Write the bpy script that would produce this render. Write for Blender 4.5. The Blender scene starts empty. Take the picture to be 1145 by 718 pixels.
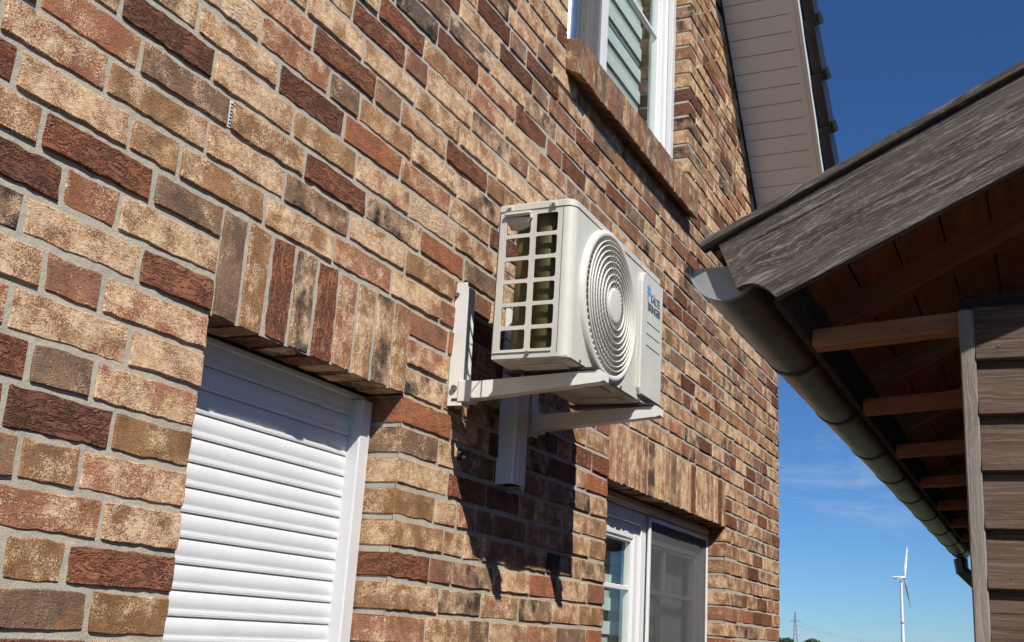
import bpy, math, random
from mathutils import Matrix, Vector, noise as mnoise

random.seed(7)
SC = bpy.context.scene
COL = SC.collection
R = math.radians

# ------------------------------------------------------------------ camera
CAM = Vector((0.0, -1.6, 1.6))
RT = Vector((0.42644875, -0.90247981, 0.06059413))
UP = Vector((-0.26845925, -0.0623134, 0.96127346))
FW = Vector((0.86375407, 0.42620093, 0.26885252))
FPX, PW, PH = 1232.7, 1145.0, 718.0
cam = bpy.data.cameras.new('camera')
cam.sensor_fit = 'HORIZONTAL'
cam.sensor_width = 36.0
cam.lens = 36.0 * FPX / PW
cam.clip_start = 0.05
cam.clip_end = 12000
cam_o = bpy.data.objects.new('camera', cam)
COL.objects.link(cam_o)
cam_o.matrix_world = Matrix(((RT.x, UP.x, -FW.x, CAM.x), (RT.y, UP.y, -FW.y, CAM.y), (RT.z, UP.z, -FW.z, CAM.z), (0, 0, 0, 1)))
SC.camera = cam_o

def px_ray(x, y):
    return RT * ((x - PW / 2) / FPX) - UP * ((y - PH / 2) / FPX) + FW

def to_px(p):
    v = Vector(p) - CAM
    d = v.dot(FW)
    if d < 0.05:
        return None
    return (PW / 2 + FPX * v.dot(RT) / d, PH / 2 - FPX * v.dot(UP) / d)

# ------------------------------------------------------------------ world, sun, exposure
SUN_DIR = Vector((0.82, 1.0, -1.225)).normalized()      # the way the light travels
SUN_EL = math.asin(-SUN_DIR.z)
SUN_ROT = math.atan2(-SUN_DIR.x, -SUN_DIR.y)
w = bpy.data.worlds.new('World')
SC.world = w
w.use_nodes = True
nt = w.node_tree
nt.nodes.clear()
n_out = nt.nodes.new('ShaderNodeOutputWorld')
n_bg = nt.nodes.new('ShaderNodeBackground')
n_sky = nt.nodes.new('ShaderNodeTexSky')
n_sky.sky_type = 'NISHITA'
n_sky.sun_disc = False
n_sky.sun_elevation = SUN_EL
n_sky.sun_rotation = SUN_ROT
n_sky.altitude = 0
n_sky.air_density = 0.85
n_sky.dust_density = 0.0
n_sky.ozone_density = 10.0
n_bg.inputs['Strength'].default_value = 0.070
n_hs = nt.nodes.new('ShaderNodeHueSaturation')          # a deeper, polarised blue over the whole sky
n_hs.inputs['Saturation'].default_value = 1.0
n_hs.inputs['Value'].default_value = 1.0
# thin cirrus: streaky noise over the sky direction, strongest low down
tc = nt.nodes.new('ShaderNodeTexCoord')
mp = nt.nodes.new('ShaderNodeMapping')
mp.inputs['Scale'].default_value = (2.2, 5.0, 15.0)
mp.inputs['Rotation'].default_value = (0.12, 0.10, 0.3)
ns = nt.nodes.new('ShaderNodeTexNoise')
ns.inputs['Scale'].default_value = 1.6
ns.inputs['Detail'].default_value = 9
ns.inputs['Roughness'].default_value = 0.62
ns.inputs['Distortion'].default_value = 0.5
rp = nt.nodes.new('ShaderNodeValToRGB')
rp.color_ramp.elements[0].position = 0.56
rp.color_ramp.elements[0].color = (0, 0, 0, 1)
rp.color_ramp.elements[1].position = 0.86
rp.color_ramp.elements[1].color = (0.55, 0.55, 0.55, 1)
mixc = nt.nodes.new('ShaderNodeMixRGB')
mixc.inputs['Color2'].default_value = (6.5, 7.2, 8.0, 1)
nt.links.new(tc.outputs['Generated'], mp.inputs['Vector'])
nt.links.new(mp.outputs['Vector'], ns.inputs['Vector'])
nt.links.new(ns.outputs['Fac'], rp.inputs['Fac'])
n_sz = nt.nodes.new('ShaderNodeSeparateXYZ')
nt.links.new(tc.outputs['Generated'], n_sz.inputs[0])
n_el = nt.nodes.new('ShaderNodeValToRGB')                 # cirrus lies low, none overhead
for e_, (p_, v_) in zip(n_el.color_ramp.elements, ((0.16, 1.0), (0.30, 0.0))):
    e_.position = p_
    e_.color = (v_, v_, v_, 1)
nt.links.new(n_sz.outputs['Z'], n_el.inputs['Fac'])
n_cm = nt.nodes.new('ShaderNodeMixRGB')
n_cm.blend_type = 'MULTIPLY'
n_cm.inputs['Fac'].default_value = 1.0
nt.links.new(rp.outputs['Color'], n_cm.inputs['Color1'])
nt.links.new(n_el.outputs['Color'], n_cm.inputs['Color2'])
nt.links.new(n_cm.outputs['Color'], mixc.inputs['Fac'])
nt.links.new(n_sky.outputs['Color'], n_hs.inputs['Color'])
n_ti = nt.nodes.new('ShaderNodeMixRGB')
n_ti.blend_type = 'MULTIPLY'
n_ti.inputs['Fac'].default_value = 1.0
n_ti.inputs['Color2'].default_value = (0.78, 0.99, 1.15, 1)
nt.links.new(n_hs.outputs['Color'], n_ti.inputs['Color1'])
nt.links.new(n_ti.outputs['Color'], mixc.inputs['Color1'])
nt.links.new(mixc.outputs['Color'], n_bg.inputs['Color'])
nt.links.new(n_bg.outputs['Background'], n_out.inputs['Surface'])

w.cycles.sampling_method = 'MANUAL'
w.cycles.sample_map_resolution = 512

sun = bpy.data.lights.new('sun', 'SUN')
sun.energy = 5.0
sun.angle = R(0.53)
sun.color = (1.0, 0.95, 0.87)
sun_o = bpy.data.objects.new('sun', sun)
COL.objects.link(sun_o)
sun_o.rotation_euler = SUN_DIR.to_track_quat('-Z', 'Y').to_euler()

SC.view_settings.view_transform = 'Standard'
SC.view_settings.look = 'None'
SC.view_settings.exposure = 0.26
SC.view_settings.gamma = 1.0
SC.view_settings.use_curve_mapping = False
SC.cycles.max_bounces = 5
SC.cycles.use_denoising = True
SC.cycles.caustics_reflective = False
SC.cycles.caustics_refractive = False
SC.cycles.use_light_tree = False
SC.cycles.use_adaptive_sampling = True
SC.cycles.adaptive_threshold = 0.02
SC.cycles.adaptive_min_samples = 10

# ------------------------------------------------------------------ node helpers
class NT:
    def __init__(self, name):
        self.m = bpy.data.materials.new(name)
        self.m.use_nodes = True
        self.t = self.m.node_tree
        self.b = self.t.nodes['Principled BSDF']
        self.o = self.t.nodes['Material Output']
    def n(self, typ, **kw):
        nd = self.t.nodes.new(typ)
        for k, v in kw.items():
            if k in nd.inputs:
                nd.inputs[k].default_value = v
            else:
                setattr(nd, k, v)
        return nd
    def l(self, a, b):
        self.t.links.new(a, b)
    def noise(self, vec, scale, detail=4, rough=0.55, dist=0.0):
        nd = self.n('ShaderNodeTexNoise', Scale=scale, Detail=detail, Roughness=rough, Distortion=dist)
        if vec is not None:
            self.l(vec, nd.inputs['Vector'])
        return nd.outputs['Fac']
    def ramp(self, fac, p0, p1, c0=(0, 0, 0, 1), c1=(1, 1, 1, 1)):
        nd = self.n('ShaderNodeValToRGB')
        e = nd.color_ramp.elements
        e[0].position, e[1].position = p0, p1
        e[0].color, e[1].color = c0, c1
        self.l(fac, nd.inputs['Fac'])
        return nd.outputs['Color']
    def mix(self, fac, a, b, mode='MIX'):
        nd = self.n('ShaderNodeMixRGB', blend_type=mode)
        for inp, v in ((nd.inputs['Fac'], fac), (nd.inputs['Color1'], a), (nd.inputs['Color2'], b)):
            if hasattr(v, 'is_output'):
                self.l(v, inp)
            else:
                inp.default_value = v
        return nd.outputs['Color']
    def math(self, op, a, b=None, clamp=False):
        nd = self.n('ShaderNodeMath', operation=op)
        nd.use_clamp = clamp
        for i, v in enumerate((a, b)):
            if v is None:
                continue
            if hasattr(v, 'is_output'):
                self.l(v, nd.inputs[i])
            else:
                nd.inputs[i].default_value = v
        return nd.outputs[0]
    def vmath(self, op, a, b):
        nd = self.n('ShaderNodeVectorMath', operation=op)
        for i, v in enumerate((a, b)):
            if hasattr(v, 'is_output'):
                self.l(v, nd.inputs[i])
            else:
                nd.inputs[i].default_value = v
        return nd.outputs[0]
    def mapping(self, vec, scale=(1, 1, 1), loc=(0, 0, 0), rot=(0, 0, 0)):
        nd = self.n('ShaderNodeMapping')
        nd.inputs['Scale'].default_value = scale
        nd.inputs['Location'].default_value = loc
        nd.inputs['Rotation'].default_value = rot
        self.l(vec, nd.inputs['Vector'])
        return nd.outputs['Vector']
    def bump(self, h, strength, dist, prev=None):
        nd = self.n('ShaderNodeBump', Strength=strength, Distance=dist)
        self.l(h, nd.inputs['Height'])
        if prev is not None:
            self.l(prev, nd.inputs['Normal'])
        return nd.outputs['Normal']
    def set(self, **kw):
        for k, v in kw.items():
            k = k.replace('_', ' ')
            if hasattr(v, 'is_output'):
                self.l(v, self.b.inputs[k])
            else:
                self.b.inputs[k].default_value = v
        return self.m

def c4(r, g, b):
    return (r, g, b, 1)

def objcoord(t, jitter=True):
    co = t.n('ShaderNodeTexCoord').outputs['Object']
    if jitter:
        oi = t.n('ShaderNodeObjectInfo')
        k = t.math('MULTIPLY', oi.outputs['Random'], 37.0)
        co = t.vmath('ADD', co, k)
    return co

MAT = {}

def mat_brick():
    t = NT('brick')
    p = t.n('ShaderNodeAttribute', attribute_name='bp').outputs['Vector']
    ac = t.n('ShaderNodeAttribute', attribute_name='bcol')
    base, cream = ac.outputs['Color'], ac.outputs['Alpha']
    ap = t.n('ShaderNodeAttribute', attribute_name='bpar')
    sep = t.n('ShaderNodeSeparateColor')
    t.l(ap.outputs['Color'], sep.inputs[0])
    dark, wrink, rnd = sep.outputs[0], sep.outputs[1], sep.outputs[2]
    strp = ap.outputs['Alpha']
    # tone drift over one brick
    drift = t.noise(p, 16, 2, 0.6)
    b1 = t.mix(t.ramp(drift, 0.30, 0.70), t.mix(0.50, base, c4(0.09, 0.045, 0.028)), base)
    b1 = t.mix(t.math('MULTIPLY', t.ramp(t.noise(p, 30, 3, 0.6), 0.48, 0.68), t.math('MULTIPLY', t.math('SUBTRACT', 1.0, wrink), 0.5)), b1, c4(0.40, 0.17, 0.06))
    # charcoal patches from the kiln
    patch = t.ramp(t.noise(t.vmath('ADD', p, (5.1, 2.2, 8.0)), 11, 3, 0.6), 0.47, 0.60)
    pd = t.math('MULTIPLY', patch, dark)
    b2 = t.mix(t.math('MULTIPLY', pd, 0.92, True), b1, c4(0.026, 0.025, 0.026))
    # cream sand that stuck to the clay: fine grains over larger blotches
    grain = t.noise(p, 290, 2, 0.8)
    blot = t.noise(t.vmath('ADD', p, (9.0, 1.0, 3.0)), 15, 4, 0.62)
    lines = t.noise(t.mapping(p, (3.0, 140.0, 3.0)), 1.0, 2, 0.6)
    fld = t.math('ADD', t.math('MULTIPLY', grain, 0.95), t.math('MULTIPLY', blot, 0.95))
    fld = t.math('ADD', fld, t.math('MULTIPLY', t.math('MULTIPLY', t.math('SUBTRACT', lines, 0.5), strp), 0.9))
    thr = t.math('SUBTRACT', 1.255, t.math('MULTIPLY', cream, 0.54))
    sand = t.math('MULTIPLY', t.math('SUBTRACT', fld, thr), 11.0, True)
    sand = t.math('MULTIPLY', sand, t.math('SUBTRACT', 1.0, t.math('MULTIPLY', pd, 0.75)))
    creamc = t.mix(t.ramp(t.noise(p, 70, 1), 0.35, 0.65), c4(0.57, 0.355, 0.180), c4(0.81, 0.62, 0.395))
    creamc = t.mix(t.math('MULTIPLY', rnd, 0.30), creamc, c4(0.72, 0.44, 0.29))
    b3 = t.mix(t.math('MULTIPLY', sand, 0.90), b2, creamc)
    # dark pits, and the creases of the hand-thrown clay
    fold = t.noise(t.mapping(p, (20.0, 58.0, 20.0), rot=(0, 0, 0.20)), 1.0, 3, 0.62, 1.6)
    ridge = t.math('ABSOLUTE', t.math('SUBTRACT', fold, 0.47))
    crease = t.math('MULTIPLY', t.math('MULTIPLY', t.ramp(ridge, 0.002, 0.045, c4(1, 1, 1), c4(0, 0, 0)), wrink), t.ramp(blot, 0.36, 0.58))
    b4 = t.mix(t.math('MULTIPLY', crease, 0.60), b3, c4(0.028, 0.014, 0.011))
    b4 = t.mix(t.math('MULTIPLY', t.math('MULTIPLY', t.ramp(grain, 0.5, 0.72), wrink), 0.40), b4, c4(0.36, 0.17, 0.10))
    pit = t.ramp(t.noise(t.vmath('ADD', p, (2.0, 7.0, 1.0)), 150, 1, 0.5), 0.27, 0.34, c4(1, 1, 1), c4(0, 0, 0))
    b5 = t.mix(t.math('MULTIPLY', pit, 0.55), b4, c4(0.06, 0.03, 0.02))
    h = t.math('SUBTRACT', grain, t.math('MULTIPLY', pit, 0.4))
    n1 = t.bump(h, 0.65, 0.0030)
    h2 = t.math('ADD', t.math('MULTIPLY', t.ramp(ridge, 0.0, 0.09), wrink), t.math('MULTIPLY', blot, 0.5))
    n2 = t.bump(h2, 0.8, 0.007, n1)
    hs = t.n('ShaderNodeHueSaturation', Saturation=0.96, Value=0.96)
    t.l(b5, hs.inputs['Color'])
    b5 = hs.outputs['Color']
    return t.set(Base_Color=b5, Roughness=0.93, Normal=n2, Specular_IOR_Level=0.15)

def mat_mortar():
    t = NT('mortar')
    p = t.n('ShaderNodeNewGeometry').outputs['Position']
    a = t.noise(p, 9, 4, 0.6)
    b = t.noise(p, 260, 4, 0.7)
    col = t.mix(t.ramp(a, 0.3, 0.7), c4(0.33, 0.295, 0.235), c4(0.44, 0.40, 0.325))
    col = t.mix(t.math('MULTIPLY', t.ramp(b, 0.35, 0.7), 0.45), col, c4(0.50, 0.46, 0.38))
    h = t.math('ADD', t.math('MULTIPLY', b, 0.4), t.math('MULTIPLY', t.noise(p, 40, 4, 0.65), 1.0))
    return t.set(Base_Color=col, Roughness=0.95, Normal=t.bump(h, 0.7, 0.006), Specular_IOR_Level=0.1)

def mat_plain(name, col, rough=0.5, metal=0.0, var=0.06, scale=6.0, bump=0.0, bscale=80, spec=0.5):
    t = NT(name)
    p = objcoord(t)
    f = t.ramp(t.noise(p, scale, 5, 0.6), 0.3, 0.7)
    c = t.mix(t.math('MULTIPLY', f, 1.0), c4(*[v * (1 - var) for v in col]), c4(*[min(1, v * (1 + var)) for v in col]))
    kw = dict(Base_Color=c, Metallic=metal, Specular_IOR_Level=spec)
    r = t.math('ADD', rough - 0.06, t.math('MULTIPLY', t.noise(p, scale * 2.3, 3), 0.12))
    kw['Roughness'] = r
    if bump > 0:
        kw['Normal'] = t.bump(t.noise(p, bscale, 4, 0.6), 0.5, bump)
    return t.set(**kw)

def mat_wood(name, dark, mid, light, gscale=1.0, bump=0.0025, weather=0.6, rough=0.85):
    t = NT(name)
    p = objcoord(t)
    # knots bend the grain
    kv = t.n('ShaderNodeTexVoronoi', Scale=1.0, Randomness=1.0)
    t.l(t.mapping(p, (4.6, 11.0, 1.0)), kv.inputs['Vector'])
    kd = kv.outputs['Distance']
    knot = t.ramp(kd, 0.045, 0.10, c4(1, 1, 1), c4(0, 0, 0))
    bend = t.ramp(kd, 0.05, 0.34, c4(1, 1, 1), c4(0, 0, 0))
    pv = t.vmath('ADD', p, t.vmath('MULTIPLY', bend, (0.0, 0.014, 0.0)))
    g1 = t.noise(t.mapping(pv, (2.6, 62.0 * gscale, 40.0)), 1.0, 5, 0.65, 0.35)
    g2 = t.noise(t.mapping(pv, (7.0, 190.0 * gscale, 90.0)), 1.0, 4, 0.7, 0.2)
    big = t.noise(t.mapping(p, (1.4, 6.0, 3.0)), 1.0, 4, 0.6)
    col = t.mix(t.ramp(g1, 0.34, 0.66), c4(*dark), c4(*mid))
    col = t.mix(t.math('MULTIPLY', t.ramp(g2, 0.52, 0.72), weather), col, c4(*light))
    col = t.mix(t.math('MULTIPLY', t.ramp(big, 0.35, 0.7), 0.45), col, c4(*[v * 0.6 for v in dark]))
    crack = t.ramp(t.noise(t.mapping(pv, (3.0, 120.0 * gscale, 60.0), loc=(3, 7, 1)), 1.0, 3, 0.6), 0.28, 0.36, c4(1, 1, 1), c4(0, 0, 0))
    col = t.mix(t.math('MULTIPLY', crack, 0.7), col, c4(*[v * 0.25 for v in dark]))
    fleck = t.ramp(t.noise(t.mapping(pv, (48.0, 400.0 * gscale, 90.0), loc=(1, 2, 5)), 1.0, 2, 0.6), 0.56, 0.66)
    col = t.mix(t.math('MULTIPLY', t.math('MULTIPLY', fleck, t.ramp(big, 0.40, 0.7)), weather * 0.42, True), col, c4(*[min(1, v * 1.35) for v in light]))
    rings = t.math('SINE', t.math('MULTIPLY', kd, 190.0))
    col = t.mix(t.math('MULTIPLY', knot, 0.6), col, c4(*[v * 0.45 for v in dark]))
    col = t.mix(t.math('MULTIPLY', t.math('MULTIPLY', knot, rings), 0.35, True), col, c4(*light))
    h = t.math('ADD', t.math('MULTIPLY', g1, 0.6), t.math('MULTIPLY', g2, 0.5))
    h = t.math('SUBTRACT', h, t.math('MULTIPLY', crack, 0.6))
    h = t.math('ADD', h, t.math('MULTIPLY', knot, 0.3))
    return t.set(Base_Color=col, Roughness=rough, Normal=t.bump(h, 0.8, bump), Specular_IOR_Level=0.2)

def mat_glass(name, tint=(0.92, 0.96, 0.95), gloss=1.0):
    t = NT(name)
    t.t.nodes.remove(t.b)
    tr = t.n('ShaderNodeBsdfTransparent', Color=c4(*tint))
    gl = t.n('ShaderNodeBsdfGlossy', Color=c4(0.95, 1.0, 1.0), Roughness=0.01)
    fr = t.n('ShaderNodeFresnel', IOR=1.55)
    wob = t.bump(t.noise(t.n('ShaderNodeNewGeometry').outputs['Position'], 3.0, 2), 0.15, 0.01)
    t.l(wob, gl.inputs['Normal'])
    mx = t.n('ShaderNodeMixShader')
    bf = t.n('ShaderNodeNewGeometry').outputs['Backfacing']
    t.l(t.math('MULTIPLY', t.math('MULTIPLY', fr.outputs[0], gloss), t.math('SUBTRACT', 1.0, bf), True), mx.inputs[0])
    t.l(tr.outputs[0], mx.inputs[1])
    t.l(gl.outputs[0], mx.inputs[2])
    t.l(mx.outputs[0], t.o.inputs['Surface'])
    return t.m

def mat_sheer(name, col, alpha):
    t = NT(name)
    p = objcoord(t, False)
    c = t.mix(t.noise(t.mapping(p, (300, 300, 300)), 1.0, 2), c4(*[v * 0.85 for v in col]), c4(*col))
    return t.set(Base_Color=c, Roughness=0.9, Alpha=alpha, Specular_IOR_Level=0.1)

def mat_wallfar():
    t = NT('brickwork_far')
    p = t.n('ShaderNodeNewGeometry').outputs['Position']
    br = t.n('ShaderNodeTexBrick', Scale=1.0)
    br.inputs['Color1'].default_value = c4(0.36, 0.21, 0.12)
    br.inputs['Color2'].default_value = c4(0.55, 0.38, 0.22)
    br.inputs['Mortar'].default_value = c4(0.36, 0.33, 0.28)
    br.inputs['Brick Width'].default_value = 0.25
    br.inputs['Row Height'].default_value = 0.0842
    br.inputs['Mortar Size'].default_value = 0.006
    sp = t.n('ShaderNodeSeparateXYZ')
    t.l(p, sp.inputs[0])
    cb = t.n('ShaderNodeCombineXYZ')
    t.l(t.math('ADD', sp.outputs[0], sp.outputs[1]), cb.inputs[0])
    t.l(sp.outputs[2], cb.inputs[1])
    t.l(cb.outputs[0], br.inputs['Vector'])
    return t.set(Base_Color=br.outputs['Color'], Roughness=0.93)

MAT['brick'] = mat_brick()
MAT['mortar'] = mat_mortar()
MAT['wallfar'] = mat_wallfar()
MAT['pvc'] = mat_plain('white_pvc', (0.70, 0.71, 0.72), 0.32, var=0.025, scale=3)
MAT['slat'] = mat_plain('shutter_white', (0.67, 0.68, 0.69), 0.58, var=0.05, scale=7, bump=.0008, bscale=14, spec=0.3)
MAT['rail'] = mat_plain('guide_rail_white', (0.60, 0.60, 0.61), 0.35, var=0.03)
MAT['casing'] = mat_plain('casing_ivory', (0.56, 0.555, 0.495), 0.42, var=0.06, scale=9)
MAT['guard'] = mat_plain('guard_ivory', (0.61, 0.60, 0.54), 0.45, var=0.02)
MAT['fan'] = mat_plain('fan_grey', (0.022, 0.022, 0.022), 0.5)
MAT['shroud'] = mat_plain('shroud_grey', (0.05, 0.05, 0.048), 0.5)
MAT['bracket'] = mat_plain('bracket_white', (0.74, 0.74, 0.70), 0.4, var=0.05, scale=9)
MAT['duct'] = mat_plain('duct_white', (0.72, 0.73, 0.74), 0.35, var=0.03)
MAT['steel'] = mat_plain('bolt_steel', (0.35, 0.34, 0.32), 0.4, 0.9)
MAT['dark'] = mat_plain('dark_slot', (0.03, 0.03, 0.03), 0.7)
MAT['rubber'] = mat_plain('rubber', (0.03, 0.03, 0.03), 0.8)
MAT['basepan'] = mat_plain('base_pan', (0.50, 0.48, 0.41), 0.5, var=0.25, scale=14)
MAT['zinc'] = mat_plain('weathered_zinc', (0.17, 0.165, 0.155), 0.38, 0.5, var=0.3, scale=7)
MAT['zinc_cap'] = mat_plain('sunlit_zinc', (0.36, 0.38, 0.39), 0.45, 0.3, var=0.12, scale=12)  # same zinc as the gutter, lightened for the sun on its end cap
MAT['strap'] = mat_plain('gutter_strap', (0.055, 0.055, 0.055), 0.55, 0.4)
MAT['soffit'] = mat_plain('soffit_pvc', (0.86, 0.87, 0.88), 0.5, var=0.03)
MAT['trim'] = mat_plain('verge_trim_white', (0.80, 0.81, 0.81), 0.35, var=0.02)
MAT['tile'] = mat_plain('roof_tile_black', (0.018, 0.018, 0.020), 0.38, var=0.3, scale=20)
MAT['logo_blue'] = mat_plain('print_blue', (0.03, 0.26, 0.62), 0.5)
MAT['logo_dark'] = mat_plain('print_dark', (0.03, 0.045, 0.07), 0.5)
MAT['barge'] = mat_wood('weathered_wood', (0.050, 0.040, 0.034), (0.135, 0.115, 0.102), (0.46, 0.42, 0.38), 0.8, 0.005, 0.75)
MAT['plank'] = mat_wood('cladding_wood', (0.062, 0.038, 0.027), (0.150, 0.102, 0.075), (0.33, 0.25, 0.19), 1.0, 0.004, 0.6)
MAT['post'] = mat_wood('post_wood', (0.17, 0.14, 0.115), (0.30, 0.26, 0.22), (0.52, 0.48, 0.42), 1.6, 0.002, 0.7)
MAT['stain'] = mat_wood('stained_wood', (0.21, 0.076, 0.032), (0.38, 0.140, 0.060), (0.48, 0.22, 0.11), 0.5, 0.001, 0.25, 0.6)
MAT['stainlit'] = mat_wood('stained_wood_lit', (0.22, 0.105, 0.045), (0.34, 0.175, 0.08), (0.42, 0.25, 0.13), 0.5, 0.001, 0.25, 0.6)  # stain lightened for the ground bounce on the first tie beam
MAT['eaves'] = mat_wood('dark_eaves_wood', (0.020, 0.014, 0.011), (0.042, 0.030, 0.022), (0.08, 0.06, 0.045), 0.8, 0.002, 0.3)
MAT['glass'] = mat_glass('window_glass')
MAT['screen'] = mat_sheer('insect_screen_or_shade', (0.12, 0.12, 0.12), 0.50)
MAT['sheer'] = mat_sheer('sheer_fabric', (0.60, 0.63, 0.62), 0.8)
MAT['blind'] = mat_plain('blind_fabric', (0.62, 0.66, 0.64), 0.9, var=0.04)
MAT['curtain'] = mat_plain('curtain_fabric', (0.62, 0.64, 0.63), 0.9, var=0.05)
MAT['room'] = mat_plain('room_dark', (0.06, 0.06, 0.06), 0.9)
MAT['chrome'] = mat_plain('brushed_aluminium', (0.62, 0.62, 0.61), 0.24, 0.95, var=0.05)
MAT['turbine'] = mat_plain('turbine_hazed_white', (0.66, 0.70, 0.74), 0.5, var=0.02)  # white toned down and blued to stand in for distance haze
MAT['turbine_red'] = mat_plain('turbine_band', (0.45, 0.16, 0.12), 0.5)
MAT['pylon'] = mat_plain('galvanised_steel', (0.20, 0.24, 0.27), 0.6, 0.2)
MAT['leaf'] = mat_plain('foliage', (0.045, 0.085, 0.045), 0.8, var=0.5, scale=0.6)
MAT['bark'] = mat_plain('bark', (0.10, 0.08, 0.06), 0.9, var=0.3)
MAT['coil'] = None

def mat_coil():
    t = NT('coil_fins')
    p = t.n('ShaderNodeNewGeometry').outputs['Position']
    sp = t.n('ShaderNodeSeparateXYZ')
    t.l(p, sp.inputs[0])
    f = t.math('SINE', t.math('MULTIPLY', t.math('ADD', sp.outputs[1], sp.outputs[0]), 2400.0))
    c = t.mix(t.ramp(f, 0.2, 0.9), c4(0.10, 0.088, 0.03), c4(0.17, 0.15, 0.055))
    c = t.mix(t.math('MULTIPLY', t.noise(p, 12, 4), 0.5), c, c4(0.12, 0.10, 0.035))
    return t.set(Base_Color=c, Roughness=0.5, Metallic=0.2, Normal=t.bump(f, 0.3, 0.0006))
MAT['coil'] = mat_coil()

def mat_ground():
    t = NT('yard_and_fields')
    p = t.n('ShaderNodeNewGeometry').outputs['Position']
    far = t.mix(t.ramp(t.noise(p, 0.012, 4), 0.4, 0.6), c4(0.10, 0.13, 0.045), c4(0.17, 0.15, 0.075))
    far = t.mix(t.math('MULTIPLY', t.noise(p, 3.0, 5), 0.5), far, c4(0.06, 0.09, 0.03))
    return t.set(Base_Color=far, Roughness=0.95)
MAT['ground'] = mat_ground()

def mat_paving():
    t = NT('paving')
    p = t.n('ShaderNodeNewGeometry').outputs['Position']
    br = t.n('ShaderNodeTexBrick', Scale=1.0)
    br.inputs['Color1'].default_value = c4(0.060, 0.055, 0.050)
    br.inputs['Color2'].default_value = c4(0.085, 0.075, 0.065)
    br.inputs['Mortar'].default_value = c4(0.05, 0.045, 0.04)
    br.inputs['Brick Width'].default_value = 0.2
    br.inputs['Row Height'].default_value = 0.1
    br.inputs['Mortar Size'].default_value = 0.004
    t.l(p, br.inputs['Vector'])
    c = t.mix(t.math('MULTIPLY', t.noise(p, 30, 5, 0.7), 0.5), br.outputs['Color'], c4(0.08, 0.07, 0.06))
    return t.set(Base_Color=c, Roughness=0.92)
MAT['paving'] = mat_paving()

# ------------------------------------------------------------------ object helpers
WM = {}

def link(o, parent=None, mw=None):
    COL.objects.link(o)
    mw = mw or Matrix.Identity(4)
    WM[o.name] = mw
    o.matrix_basis = mw
    if parent is not None:
        o.parent = parent
        o.matrix_parent_inverse = WM[parent.name].inverted()
    return o

def tag(o, label=None, cat=None, group=None, kind=None):
    for k, v in (('label', label), ('category', cat), ('group', group), ('kind', kind)):
        if v:
            o[k] = v
    return o

def thing(name, loc, label, cat, group=None, kind=None):
    o = bpy.data.objects.new(name, None)
    o.empty_display_size = 0.1
    link(o, None, Matrix.Translation(Vector(loc)))
    return tag(o, label, cat, group, kind)

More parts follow.
